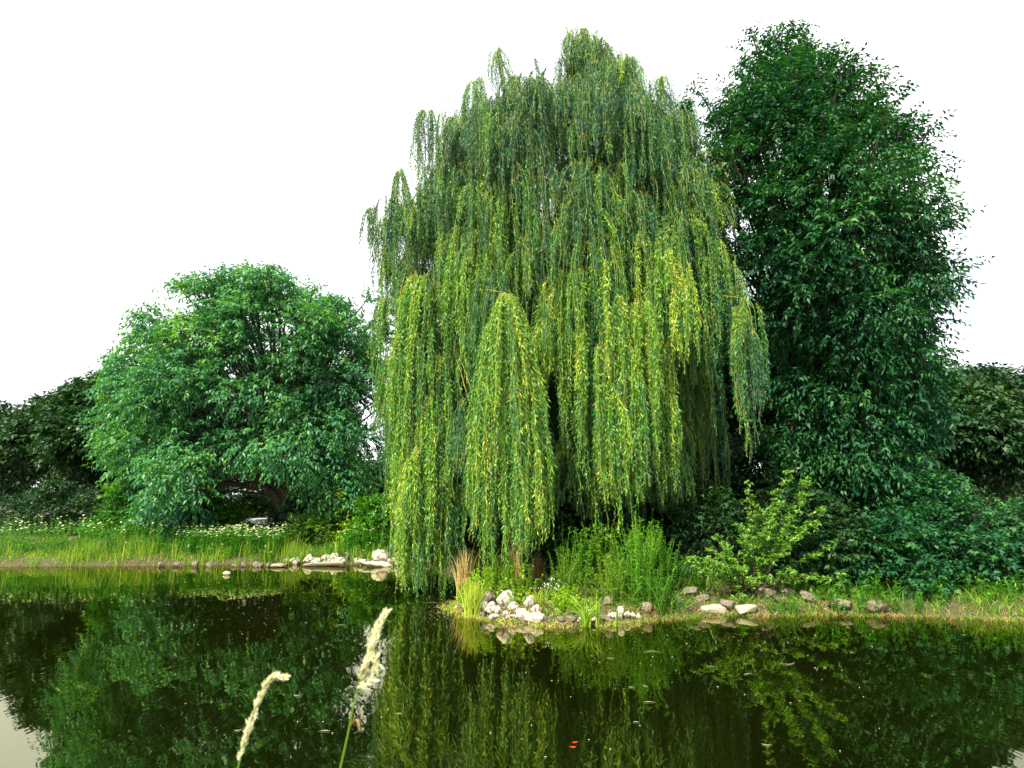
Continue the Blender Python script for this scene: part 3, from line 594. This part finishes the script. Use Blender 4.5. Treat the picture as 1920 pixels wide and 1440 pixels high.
tuft('grass_tuft', 'leaning tall grass tuft at the left end of the stones', 556, 1054, 1002, 12, 6, wdt=0.02, lean=0.6, v=0.6, group=GT)
tuft('grass_tuft', 'dense upright grass tuft at the right end of the flower drift', 545, 1054, 990, 60, 10, wdt=0.014, lean=0.2, v=0.55, group=GT)
tuft('grass_tuft', 'small grass tuft behind the mid bank stones', 690, 1054, 1020, 22, 8, wdt=0.014, lean=0.3, v=0.55, group=GT)
tuft('grass_tuft', 'bright green tuft at the water edge on the left of the far bank', 424, 1078, 1048, 34, 5, wdt=0.012, lean=0.3, v=0.6, group=GT)

# ------------------------------------------------------------------ stones
def make_rock(seed, ico=3, boxy=1.0):
    bm = bmesh.new(); bmesh.ops.create_icosphere(bm, subdivisions=ico, radius=1.0)
    r_ = random.Random(seed); planes = [(Vector((r_.gauss(0, 1), r_.gauss(0, 1), r_.gauss(0, 1))).normalized(), r_.uniform(0.5, 0.85)) for _ in range(11)]
    off = Vector((seed*3.1, seed*1.7, 0))
    for v in bm.verts:
        c = v.co.copy()
        if boxy < 1: c = Vector([math.copysign(abs(q_)**boxy, q_)*0.8 for q_ in c])
        for n_, d_ in planes:
            e = c.dot(n_)-d_
            if e > 0: c -= n_*e*0.85
        c *= 1+0.16*mnoise.noise(c*1.4+off)+0.06*mnoise.noise(c*4+off)+0.02*mnoise.noise(c*10+off)
        v.co = c
    for f_ in bm.faces: f_.smooth = True
    me_ = bpy.data.meshes.new('stone'); bm.to_mesh(me_); bm.free(); return me_
ROCKS = {k: [make_rock(i+10*j, 4, 0.32 if k == 'slab' else 1.0) for i in range(7)] for j, k in enumerate(['stone', 'stone_tan', 'slab'])}
for k, l in ROCKS.items():
    for me_ in l: me_.materials.append(M[k])
def rock(name, label, px, py, wpx, hpx, mat='stone', group=None, sink=0.4, zb=None, rot=None, cat='stone', dy=0.8):
    """px, py: centre of its foot at the waterline or ground"""
    zz = 0.02
    for _ in range(6): g_ = G(px, py, zz); zz = 0.5*zz+0.5*max(hz(g_[0], g_[1]), 0.0)
    zb = zz; sc_ = np.linalg.norm(g_-np.array([0, 0, CAMZ]))/F
    me_ = random.choice(ROCKS[mat]); o_ = bpy.data.objects.new(name, me_); COL.objects.link(o_)
    w_, h_ = wpx*sc_/2*1.15, hpx*sc_/2*1.25
    o_.scale = (w_, w_*dy, h_); z_ = (0.03 if zb is None else zb)
    o_.location = (g_[0], g_[1]+w_*dy*0.5, z_+h_*(1-sink)); o_.rotation_euler = (rng.uniform(-.15, .15), rng.uniform(-.15, .15), rng.uniform(-0.5, 0.5) if rot is None else rot)
    return tag(o_, label, cat, group)
FS = 'pale stones edging the far bank'
for _ in range(30):
    px = rng.uniform(535, 755); rock('small_stone', 'small pale stone filling in between the larger stones of the far bank', px, rng.uniform(1051, 1061), rng.uniform(6, 12), rng.uniform(5, 9), 'stone' if rng.uniform() < 0.75 else 'stone_tan', 'small filler stones of the far bank')
far = [(550, 1058, 18, 12, 'stone', 'pale stone at the left end of the far stone row'), (578, 1052, 20, 14, 'stone', 'mottled stone behind the left end of the far stone row'), (594, 1055, 11, 10, 'stone', 'small pale stone between the mottled stone and the rounded pair'),
       (609, 1054, 15, 13, 'stone', 'rounded pale stone, left of the far row pair'), (627, 1054, 18, 16, 'stone', 'tall rounded pinkish stone in the middle of the far row'), (619, 1057, 13, 11, 'stone', 'small stone in front of the pinkish stone of the far row'),
       (637, 1058, 18, 12, 'stone', 'oval pale stone right of the pinkish stone'), (650, 1056, 8, 15, 'stone_tan', 'narrow upright tan stone in the far row'), (668, 1055, 12, 7, 'stone', 'low pale stone right of the narrow upright stone'),
       (682, 1053, 12, 8, 'stone', 'small pale stone left of the big boulder'), (713, 1052, 27, 24, 'stone', 'largest pale boulder of the far bank, on the white slab'), (748, 1060, 12, 20, 'stone', 'upright pale stone partly behind the willow curtain'),
       (738, 1058, 16, 12, 'stone', 'pale block between boulder and willow curtain')]
for px, py, w_, h_, mt, lab in far: rock('stone', lab, px, py, w_, h_, mt, FS)
rock('flat_stone', 'long flat pale stone under the rounded stones of the far row', 605, 1062, 78, 8, 'slab', FS, rot=0, dy=0.35)
rock('flat_stone', 'white flat slab under the largest boulder', 704, 1063, 50, 10, 'stone', FS, rot=0, dy=0.5)
rock('flat_stone', 'tan block stone below the flower drift', 519, 1064, 24, 8, 'slab', FS, rot=0)
for px, w_, h_ in [(438, 10, 6), (455, 9, 7), (478, 13, 10), (487, 9, 7), (503, 8, 6), (533, 9, 6), (365, 12, 9), (390, 10, 8), (330, 14, 9), (300, 10, 8)]:
    rock('pebble_stone', 'small muddy stone at the water edge below the white flowers', px, 1063, w_, h_, 'stone_tan', 'small stones below the flower drift')
rock('flat_stone', 'pale stone in the water by the bright tuft at the far left', 424, 1078, 12, 6, 'stone', FS)
IS = 'white stones on the front of the bank'
isl = [(906, 1146, 18, 18, 'stone', 'small stone at the left end of the front stone heap', 0.03), (922, 1147, 28, 19, 'stone', 'angular pale stone, second from the left in the front heap', 0.03),
       (946, 1144, 30, 34, 'stone', 'tallest stone of the front heap', 0.06), (918, 1130, 24, 18, 'stone_tan', 'shaded stone behind the left of the front heap', 0.14), (963, 1146, 20, 15, 'stone', 'small round stone right of the tallest stone', 0.05),
       (991, 1144, 20, 26, 'stone', 'leaning pale stone in the middle of the front heap', 0.10), (1006, 1150, 22, 14, 'stone', 'flat white stone behind the front right stone', 0.08), (977, 1152, 20, 12, 'stone', 'pale stone low in the middle of the front heap', 0.03),
       (985, 1160, 28, 14, 'stone', 'wide white stone at the water in the front heap', 0.0), (1006, 1168, 36, 18, 'stone', 'largest flat white stone at the right of the front heap, at the water', 0.0), (930, 1160, 24, 8, 'stone', 'low pale stone at the water left of the wide white stone', 0.0),
       (960, 1128, 24, 16, 'stone_tan', 'tan stone behind the tallest stone', 0.18), (870, 1140, 16, 9, 'stone_tan', 'small tan stone at the grassy left tip of the bank', 0.02), (855, 1142, 10, 6, 'stone', 'pebble furthest out on the left tip', 0.0),
       (1036, 1142, 22, 14, 'stone_tan', 'tan stone behind the low yellow herbs', 0.14), (1142, 1136, 24, 16, 'stone_tan', 'shaded tan stone among dry leaves right of the blades', 0.14), (1150, 1160, 20, 12, 'stone', 'pale stone left of the upright reed blades', 0.02), (1164, 1152, 12, 18, 'stone', 'white upright stone behind the reed blades', 0.05),
       (1136, 1166, 22, 10, 'stone_tan', 'flat tan stone at the water right of the blades', 0.0), (1186, 1158, 12, 8, 'stone', 'small white stone in the shade at the water', 0.0), (1212, 1146, 26, 16, 'stone_tan', 'brown stone in shade under the tall weeds', 0.06),
       (1070, 1164, 22, 11, 'stone_tan', 'brown stone under the yellow herbs at the water', 0.0), (1096, 1140, 20, 13, 'stone_tan', 'half hidden stone behind the reed blades', 0.12)]
for px, py, w_, h_, mt, lab, zb in isl: rock('stone', lab, px, py, w_, h_, mt, IS, zb=zb)
RS = 'stones of the shaded right bank'
for _ in range(34):
    px = rng.uniform(890, 1030) if rng.uniform() < 0.6 else rng.uniform(1030, 1230); py = rng.uniform(1138, 1166)
    rock('small_stone', 'small stone wedged among the larger stones and herbs of the front bank', px, py, rng.uniform(7, 13), rng.uniform(6, 10), 'stone' if rng.uniform() < 0.55 else 'stone_tan', 'small filler stones of the front bank')
rock('slab_stone', 'squared pale slab at the water, left of the two slabs', 1338, 1148, 44, 17, 'slab', RS, rot=0.05, zb=0.0, dy=0.6)
rock('slab_stone', 'flat topped pale slab at the water, right of the two slabs', 1402, 1143, 42, 12, 'slab', RS, rot=-0.05, zb=0.03, dy=0.6)
for px, py, w_, h_, lab, zb in [(1296, 1118, 36, 15, 'long brown stone behind the weeds left of the slabs', 0.15), (1272, 1134, 22, 15, 'brown stone left of the two slabs', 0.06), (1440, 1122, 36, 18, 'rough brown rock right of the slabs', 0.16), (1474, 1120, 30, 16, 'brown rock at the right edge', 0.16),
                                (1466, 1132, 20, 10, 'tan stone below the brown rock', 0.08), (1320, 1128, 22, 12, 'brown stone just above the left slab', 0.14), (1368, 1134, 26, 12, 'shaded brown stone between the two slabs', 0.08), (1520, 1130, 34, 16, 'brown rock beyond the brown rocks on the right', 0.1),
                                (1580, 1136, 40, 14, 'wide brown rock on the far right bank', 0.05), (1650, 1140, 30, 16, 'outermost brown rock on the right bank', 0.05)]:
    rock('brown_stone', lab, px, py, w_, h_, 'stone_tan', RS, zb=zb)

# ------------------------------------------------------------------ plants on the near bank
BG = 'plants on the front bank'
tuft('grass_tuft', 'bright yellow green grass tuft at the left end of the front stones', 886, 1150, 1062, 170, 8, wdt=0.012, lean=0.42, v=0.78, group=BG)
herb('yellow_herb', 'feathery yellow green herb on the left tip of the bank', 905, 10.5, 1058, 60, 34, 'lime', L=0.07, W=0.022, sp=0.018, group=BG, v=0.6)
herb('yellow_herb', 'low yellow green plant left of the round leaved bush', 870, 10.8, 1085, 34, 18, 'lime', L=0.06, W=0.02, sp=0.018, group=BG, v=0.75)
herb('round_leaved_bush', 'small bush of round yellow green leaves behind the tallest stone', 975, 10.3, 1050, 26, 34, 'lime', L=0.06, W=0.045, sp=0.03, group=BG, v=0.5, hmin=0.6)
herb('green_herb', 'mid green herb between grass tuft and round leaved bush', 940, 10.9, 1040, 34, 30, 'bush', L=0.08, W=0.02, sp=0.02, group=BG, v=0.7)
herb('low_herb', 'low yellow leafy herb spilling over the front stones', 1052, 9.62, 1108, 60, 32, 'lime', L=0.05, W=0.022, sp=0.013, group=BG, v=0.5, lean=0.4)
herb('low_herb', 'low yellowing herb right of the front stone heap', 1090, 9.65, 1120, 40, 22, 'lime', L=0.045, W=0.02, sp=0.013, group=BG, v=0.4, lean=0.4)
herb('low_herb', 'small bright herb in front of the round leaved bush', 962, 9.95, 1100, 22, 18, 'lime', L=0.07, W=0.025, sp=0.02, group=BG, v=0.55, lean=0.4)
herb('low_herb', 'bright leafy herb left of the reed blades', 1065, 9.9, 1098, 44, 26, 'lime', L=0.06, W=0.024, sp=0.014, group=BG, v=0.45, lean=0.4)
herb('low_herb', 'low green herb right of the reed blades at the water', 1180, 9.95, 1118, 44, 30, 'bush', L=0.055, W=0.018, sp=0.014, group=BG, v=0.55, lean=0.4)
herb('low_herb', 'low green herb under the weeds near the shaded brown stones', 1262, 10.15, 1112, 40, 30, 'herb', L=0.06, W=0.018, sp=0.016, group=BG, v=0.4, lean=0.4)
herb('low_herb', 'low leafy herb below the bright shrub', 1385, 10.3, 1112, 36, 34, 'herb', L=0.05, W=0.02, sp=0.016, group=BG, v=0.45, lean=0.4)
herb('low_herb', 'low green herb beside the brown rocks at the right edge', 1462, 10.15, 1108, 36, 34, 'herb', L=0.05, W=0.018, sp=0.016, group=BG, v=0.4, lean=0.5)
herb('flowering_weed', 'grey green weed with white blossoms behind the yellow herbs', 1030, 10.1, 1088, 26, 24, 'herb', L=0.05, W=0.018, sp=0.03, group=BG, flower=5)
herb('tall_weed', 'tallest narrow weed spike left of the dense weeds', 1055, 10.6, 965, 9, 14, 'herb', L=0.07, W=0.018, sp=0.014, group=BG, v=0.6, hmin=0.6)
herb('tall_weed', 'tall light green feathery weeds left of the dense clump', 1060, 10.2, 1020, 50, 34, 'bush', L=0.075, W=0.014, sp=0.014, group=BG, v=0.78)
herb('tall_weed', 'slender weed spikes between the narrow spike and the dense clump', 1088, 10.8, 985, 30, 22, 'herb', L=0.08, W=0.018, sp=0.015, group=BG, v=0.65, hmin=0.5)
herb('tall_weed', 'tall loose weed stems rising behind the dense clump', 1205, 11.3, 945, 22, 44, 'herb', L=0.09, W=0.018, sp=0.018, group=BG, v=0.5, hmin=0.7, wide=0.8)
herb('tall_weed', 'bright weed stems at the front left of the dense clump', 1140, 10.1, 1030, 40, 30, 'bush', L=0.08, W=0.016, sp=0.014, group=BG, v=0.85, hmin=0.5, wide=0.8)
herb('tall_weed', 'broad leaved weed with yellow green top left in the dense clump', 1130, 10.9, 965, 34, 36, 'bush', L=0.11, W=0.05, sp=0.04, group=BG, v=0.78, hmin=0.55)
herb('tall_weed', 'dense bright green feathery weeds in the middle of the bank', 1190, 10.5, 966, 80, 46, 'herb', L=0.085, W=0.013, sp=0.013, group=BG, v=0.80, hmin=0.5)
herb('tall_weed', 'darker feathery weeds at the right of the dense clump', 1228, 10.8, 985, 70, 40, 'herb', L=0.09, W=0.013, sp=0.014, group=BG, v=0.5, hmin=0.5)
herb('tall_weed', 'low arching dark weeds at the water under the dense clump', 1225, 10.1, 1062, 60, 46, 'herb', L=0.10, W=0.013, sp=0.016, group=BG, v=0.3, lean=0.5, droop=0.3)
for px, Yd, tp, n_, lab in [(1262, 10.9, 1030, 30, 'dark long leaved weed right of the dense clump'), (1310, 11.0, 1040, 26, 'dark weed behind the left part of the bright shrub')]:
    herb('dark_weed', lab, px, Yd, tp, n_, 26, 'herb', L=0.12, W=0.014, sp=0.02, group=BG, v=0.25, lean=0.5)
tuft('reed_blades', 'fan of broad bright reed blades at the water in front of the weeds', 1098, 1168, 1078, 26, 4, wdt=0.032, lean=0.75, v=0.62, group=BG, cat='reeds')
tuft('reed_blades', 'two upright narrow reed blades right of the fan', 1118, 1168, 1090, 7, 2, wdt=0.02, lean=0.18, v=0.5, group=BG, cat='reeds')
tuft('reed_blades', 'single upright reed right of the pale stones', 1158, 1166, 1098, 5, 1.5, wdt=0.02, lean=0.1, v=0.4, group=BG, cat='reeds')
tuft('grass_tuft', 'curling yellow grass tuft between the front stones and the herb', 1012, 1150, 1100, 50, 9, wdt=0.01, lean=0.9, v=0.85, group=BG)
tuft('grass_tuft', 'thin curling grass under the willow behind the grass tuft', 930, 1110, 1020, 60, 20, wdt=0.009, lean=0.7, v=0.65, group=BG)
tuft('dark_reeds', 'dark reed blades left of the bright shrub', 1312, 1128, 1040, 16, 8, wdt=0.028, lean=0.35, v=0.1, group=BG, cat='reeds')
tuft('dark_reeds', 'dark reed blades at the right edge below the rocks', 1486, 1128, 1066, 24, 10, wdt=0.016, lean=0.5, v=0.15, group=BG, cat='reeds')
tuft('straw_tuft', 'upright sheaf of dry tan straw in the middle of the bank', 968, 1108, 998, 120, 5.5, 'straw', wdt=0.012, lean=0.16, v=0.55, group='dry straw sheaves', cat='dry grass')
tuft('straw_tuft', 'golden dry grass beside the left willow curtain', 868, 1118, 1012, 110, 7, 'straw', wdt=0.012, lean=0.28, v=0.75, group='dry straw sheaves', cat='dry grass')
tuft('straw_tuft', 'brown withered stems right of the round leaved bush', 1008, 1118, 1050, 70, 6, 'brown', wdt=0.012, lean=0.2, v=0.6, group='dry straw sheaves', cat='dry grass')
tuft('straw_tuft', 'brown withered grass behind the round leaved bush', 1000, 1100, 1030, 50, 9, 'straw', wdt=0.010, lean=0.3, v=0.3, group='dry straw sheaves', cat='dry grass')
# mixed ground cover along the front bank
a = Acc()
for _ in range(420):
    x = rng.uniform(-1.5, 6.5); y = rng.uniform(9.2, 13.5)
    if hz(x, y) < 0.06: continue
    blades(a, x, y, 10, 0.07, rng.uniform(0.07, 0.22), 0.008, 0.7, 0 if rng.uniform() < 0.75 else 1, 0.5, k=5, vj=0.22)
for _ in range(260):
    x = rng.uniform(-1.5, 3.0); y = rng.uniform(9.2, 11); z = hz(x, y)
    if z < 0.03: continue
    n_ = 8; q = np.stack([x+rng.normal(0, .06, n_), y+rng.normal(0, .06, n_), z+rng.uniform(0.0, .05, n_)], 1)
    a.add(leaf_quads(q, unit(rng.normal(size=(n_, 3))*np.array([1, 1, .25])), np.full(n_, .05), np.full(n_, .022), unit(np.array([0, 0, 1.])+.4*rng.normal(size=(n_, 3)))), 2, rng.uniform(0, 1, n_))
for _ in range(3200):
    x = rng.uniform(-1.6, 9); y = rng.uniform(9.1, 11.2); z_ = hz(x, y)
    if not (-0.06 < z_ < 0.16): continue
    blades(a, x, y, 7, 0.06, rng.uniform(0.04, 0.15), 0.008, 1.2, 1 if rng.uniform() < 0.45 else 0, 0.7 if x < 2 else 0.35, k=4, vj=0.22, z0=max(z_, 0.0))
for _ in range(4200):
    x = rng.uniform(3.5, 16) if rng.uniform() < 0.6 else rng.uniform(-2.5, 3.5); y = rng.uniform(8, 17)
    if hz(x, y) < 0.08: continue
    blades(a, x, y, 8, 0.09, rng.uniform(0.06, 0.26 if x < 6 else 0.42), 0.010, 0.7, 0 if rng.uniform() < 0.93 else 1, 0.25, k=4, vj=0.22)
for _ in range(1500):
    x = rng.uniform(-24, -2.2); y = rng.uniform(16.7, 19.5)
    if hz(x, y) < 0.06: continue
    blades(a, x, y, 8, 0.1, rng.uniform(0.08, 0.3), 0.012, 0.7, 0 if rng.uniform() < 0.8 else 1, 0.42, k=4, vj=0.22)
tag(a.build('ground_cover', [M['grass'], M['straw'], M['brown']]), 'short grass, straw and dead leaves covering the near bank', 'ground cover', kind='stuff')
# bright shrub on the right
sb = G(1405, 1128, 0.12); root = empty('bright_shrub', sb, 'loose shrub with bright pale green leaf rosettes above the slabs on the right', 'shrub')
wd_, lf = Acc(), Acc()
tips = [(1474, 888), (1452, 930), (1405, 915), (1418, 960), (1442, 985), (1478, 968), (1388, 990), (1352, 1012), (1400, 1020), (1340, 1060), (1300, 1052), (1322, 1085), (1360, 1085), (1392, 1075), (1430, 1050), (1470, 1040), (1440, 1090), (1350, 1110),
        (1375, 1052), (1492, 1010), (1530, 960), (1545, 1035), (1515, 1085), (1505, 905), (1560, 1090), (1312, 1072), (1480, 1078), (1380, 1110), (1425, 1010), (1458, 955), (1365, 1030), (1410, 1100), (1335, 1035), (1500, 940), (1515, 990), (1385, 1130)]
for tx, ty in tips:
    tp_ = P(tx+(tx-1405)*0.12, ty-8, 10.25+rng.uniform(-0.35, 0.55)); b0 = sb+np.array([rng.normal(0, .12), 0.15+rng.normal(0, .08), -0.05])
    c = curve([b0, b0+(tp_-b0)*0.45+np.array([0, 0, 0.16]), tp_], 12, 0.012); tube(wd_, c, np.linspace(0.012, 0.003, 12), 5)
    Ltot = np.linalg.norm(tp_-b0)
    for t in np.linspace(0.42, 1.0, max(int(Ltot*0.58/0.045), 5)):
        q = np.array([np.interp(t, np.linspace(0, 1, 12), c[:, j]) for j in range(3)])+rng.normal(0, 0.035, 3)
        n_ = 13; d = unit(rdir(n_)*np.array([1, 1, .6])+np.array([0, 0, .35])); 
        lf.add(leaf_quads(np.repeat(q[None], n_, 0)+rdir(n_)*0.02, d, 0.075*rng.uniform(.5, 1.1, n_), 0.030*rng.uniform(.7, 1.1, n_), unit(np.array([0, -.3, 1.])+.4*rng.normal(size=(n_, 3))), curl=.2), 0, 0.5+rng.normal(0, .2, n_))
wd_.build('stem', [M['bark']], root, origin=sb); lf.build('foliage', [M['shrub']], root, origin=sb)

# ------------------------------------------------------------------ small brick hut far behind the flowers
hb = np.array([P(462, 990, 26)[0], 26.0, 0.0]); hb[2] = hz(hb[0], hb[1])-0.1
hut = empty('brick_hut', hb, 'low brick hut with a pale roof showing above the white flowers at the left', 'building')
def box(acc, x0, x1, y0, y1, z0, z1, mat=0):
    p = [(x0, y0, z0), (x1, y0, z0), (x1, y1, z0), (x0, y1, z0), (x0, y0, z1), (x1, y0, z1), (x1, y1, z1), (x0, y1, z1)]
    for f_ in [(0, 1, 5, 4), (1, 2, 6, 5), (2, 3, 7, 6), (3, 0, 4, 7), (4, 5, 6, 7), (3, 2, 1, 0)]: acc.add([[p[i] for i in f_]], mat)
ztop = P(462, 977, 26)[2]; a = Acc(); box(a, hb[0]-0.42, hb[0]+0.95, 26, 27.5, hb[2], ztop-0.16); a.build('wall', [M['brick']], hut, origin=hb)
a = Acc(); box(a, hb[0]-0.65, hb[0]+1.12, 25.8, 27.7, ztop-0.1, ztop+0.08); a.build('roof', [M['roof']], hut, origin=hb)
a = Acc(); box(a, hb[0]-0.46, hb[0]+1.0, 25.95, 27.6, ztop-0.16, ztop-0.1); a.build('eave', [M['dark']], hut, origin=hb)
a = Acc(); box(a, hb[0]-1.2, hb[0]-0.43, 26.2, 27.2, hb[2], ztop+0.02); a.build('side_panel', [M['roof']], hut, origin=hb)

# ------------------------------------------------------------------ things in the water
def fish(label, px, py, ang):
    g_ = G(px, py, -0.026); root = empty('red_fish', g_, label, 'fish', 'red fish near the surface'); n = 16
    t = np.linspace(0, 1, n); prof_ = np.interp(t, [0, .08, .3, .6, .85, 1], [0.004, 0.016, 0.030, 0.024, 0.010, 0.006])
    dx, dy = math.cos(ang), math.sin(ang); Lf = 0.22
    c = g_+np.stack([(t-.5)*Lf*dx-0.012*np.sin(t*5)*dy, (t-.5)*Lf*dy+0.012*np.sin(t*5)*dx, 0*t], 1)
    a = Acc(); tube(a, c, prof_, 12); a.build('body', [M['fish']], root, origin=g_)
    e = c[-1]; s = np.array([-dy, dx, 0]); f_ = np.array([dx, dy, 0])
    a = Acc(); a.add([[e, e+f_*.05+s*.022+[0, 0, .012], e+f_*.032, e+f_*.002-s*0.003], [e, e+f_*.05-s*.022+[0, 0, -.012], e+f_*.032, e+f_*.002+s*0.003]]); a.build('tail', [M['fish']], root, origin=g_)
    a = Acc()
    for sg in (1, -1):
        q = c[5]; a.add([[q, q+s*sg*.045+f_*.02, q+s*sg*.04+f_*.04, q+f_*.03]])
    a.build('fins', [M['fish']], root, origin=g_)
fish('red fish just under the surface, the left one of the pair', 1066, 1406, math.pi+0.02)
fish('red fish just under the surface, the right one pointing up and right', 1086, 1398, 0.45)
def float_leaf(label, px, py, Lp, ang, group='leaf slivers floating on the pond'):
    g_ = G(px, py, 0.006); s = np.linalg.norm(g_-np.array([0, 0, CAMZ]))/F; L = Lp*s*0.85
    d = np.array([math.cos(ang), math.sin(ang), 0]); q = np.array([-d[1], d[0], 0]); k = 7; t = np.linspace(0, 1, k)
    c = g_+np.outer(t-.5, d)*L+np.outer(np.sin(t*3.1)*rng.choice([-1, 1])*rng.uniform(.15, .4)*L, q); wv = np.sin(np.clip(t, .04, .96)*math.pi)*0.004
    A_, B_ = c+q*wv[:, None], c-q*wv[:, None]
    a = Acc(); a.add(np.stack([A_[:-1], B_[:-1], B_[1:], A_[1:]], 1), 0, 0.6); o_ = a.build('floating_leaf', [M['seed']], origin=g_); return tag(o_, label, 'leaf', group)
for px, py, Lp, an, lab in [(1217, 1317, 24, -.1, 'longest pale sliver floating right of the pond centre'), (1184, 1289, 12, 0, 'left of two short slivers floating below the weeds'), (1210, 1287, 11, -.2, 'right of two short slivers floating below the weeds'), (1193, 1354, 12, 0, 'short sliver floating alone below the longest sliver'),
                            (1403, 1264, 20, .3, 'tan sliver floating below the bright shrub reflection'), (1437, 1395, 18, -.3, 'curved sliver floating near the lower right corner'), (1332, 1250, 16, -.2, 'white sliver floating below the two slabs'), (1225, 1224, 38, 0, 'long thin straw floating below the shaded bank'),
                            (1145, 1233, 18, 0, 'thin pale sliver floating below the reed blades'), (446, 1368, 14, .4, 'white sliver floating beside the left seed head'), (608, 1371, 22, 0, 'pale straw floating between the two seed heads'), (557, 1303, 13, -.1, 'short white sliver floating right of the left seed head'),
                            (748, 1338, 12, .2, 'short sliver floating at the edge of the willow reflection'), (640, 1172, 22, 0, 'thin straw floating above the bright sky patch'), (808, 1131, 36, 0, 'long pale straw floating off the left tip of the bank'), (826, 1150, 22, .1, 'pale straw floating just off the stony left tip'), (1470, 1241, 40, 0, 'reddish thin straw floating near the right edge')]:
    float_leaf(lab, px, py, Lp, an)
a = Acc()
for _ in range(800):
    mode = rng.uniform()
    if mode < 0.55: px, py = rng.uniform(250, 760), 1075+rng.exponential(55)
    elif mode < 0.8: px, py = rng.normal(845, 25), rng.normal(1148, 14)
    else: px, py = rng.uniform(900, 1650), 1180+rng.exponential(70)
    if py > 1440 or py < 1072: continue
    g_ = G(px, py, 0.004)
    if hz(g_[0], g_[1]) > -0.02: continue
    L = rng.uniform(0.008, 0.032); an = rng.uniform(0, 3.14); d = np.array([[math.cos(an), math.sin(an), 0.0]])
    a.add(leaf_quads(g_[None], d, [L], [L*rng.uniform(.2, .5)], np.array([[0, 0, 1.]])), 0 if rng.uniform() < 0.6 else 1, rng.uniform(0, 1))
tag(a.build('floating_specks', [M['white'], M['straw']]), 'tiny pale specks of leaves and petals scattered on the pond', 'floating debris', kind='stuff')

# ------------------------------------------------------------------ seed heads close to the viewer
def seed_grass(label, path, n0, Yd, head=(0.45, 1.0), dens=150, thick=0.010, lobes=(), leaf=None):
    pts = [P(x, y, Yd) for x, y in path]; low = pts[0].copy()
    dn = pts[0]-pts[1]; dn = dn/abs(dn[2]); gz = hz(low[0], low[1])-0.02
    hh = low[2]-gz; below = [low+dn*np.array([1-0.4*f_, 1, 1])*hh*f_ for f_ in (1.0, 0.8, 0.6, 0.4, 0.25, 0.12, 0.05)]; ft = below[0]
    c = curve(below+pts, 60); root = empty('seed_grass', ft, label, 'grass stalk', 'seeding grass stalks near the viewer')
    a = Acc(); tube(a, c, np.linspace(0.0017, 0.0008, 60), 6, 0, 0.5); a.build('stem', [M['grass']], root, origin=ft)
    cl = curve(pts, 60); a = Acc(); seg = np.linspace(0, 1, 60)
    t = rng.uniform(head[0], head[1], dens); q = np.stack([np.interp(t, seg, cl[:, j]) for j in range(3)], 1)
    tn = unit(np.stack([np.interp(t+.02, seg, cl[:, j]) for j in range(3)], 1)-np.stack([np.interp(t-.02, seg, cl[:, j]) for j in range(3)], 1))
    bulk = thick*(0.25+0.75*np.sin(t*40)**2)*np.clip((1.02-t)*6, .3, 1)
    kp = (np.sin(t*40) > -0.45) | (rng.uniform(0, 1, dens) < 0.3); q, tn, bulk = q[kp], tn[kp], bulk[kp]; dens = int(kp.sum())
    q = q+rdir(dens)*bulk[:, None]*rng.uniform(0, .7, (dens, 1)); d = unit(tn+rdir(dens)*0.45)
    a.add(leaf_quads(q, d, rng.uniform(.008, .014, dens), np.full(dens, .0036), rdir(dens)), 0, rng.uniform(0.2, 1, dens))
    a.add(leaf_quads(q, unit(tn+rdir(dens)*0.7), rng.uniform(.007, .012, dens), np.full(dens, .0034), rdir(dens)), 0, rng.uniform(0, 1, dens))
    for (x0, y0, x1, y1, m_) in lobes:
        A_, B_ = P(x0, y0, Yd), P(x1, y1, Yd-0.01); tt = rng.uniform(0, 1, m_)[:, None]
        qq = A_+(B_-A_)*tt+rdir(m_)*0.0035; a.add(leaf_quads(qq, unit(unit(B_-A_)+rdir(m_)*.5), rng.uniform(.008, .014, m_), np.full(m_, .0036), rdir(m_)), 0, rng.uniform(0.1, 1, m_))
    a.build('seed_head', [M['seed']], root, origin=ft)
    if leaf:
        lp = curve([P(x, y, Yd) for x, y in leaf], 12); a = Acc(); s = np.array([0.8, 0.6, 0])*0.0022
        wv = np.sin(np.linspace(.08, 1, 12)*math.pi*.97)[:, None]+.12
        a.add(np.stack([(lp+s*wv)[:-1], (lp-s*wv)[:-1], (lp-s*wv)[1:], (lp+s*wv)[1:]], 1), 0, .4); a.build('leaf', [M['straw']], root, origin=ft)
seed_grass('tall pale seed head standing in front of the pond, the right one', [(636, 1450), (652, 1378), (668, 1300), (688, 1240), (702, 1190), (722, 1150)], 0, 0.85, head=(0.47, 1.0), dens=300, thick=0.004,
           lobes=[(672, 1290, 696, 1275, 34), (678, 1262, 688, 1235, 18), (696, 1262, 705, 1232, 24), (692, 1222, 706, 1190, 22), (700, 1240, 709, 1250, 10)], leaf=[(656, 1362), (664, 1350), (671, 1352), (674, 1372)])
seed_grass('curved pale seed head bending right, the left one', [(444, 1450), (456, 1400), (472, 1350), (490, 1300), (508, 1272), (530, 1270)], 0, 0.9, head=(0.18, 1.0), dens=280, thick=0.0035, lobes=[(456, 1400, 452, 1412, 16)])
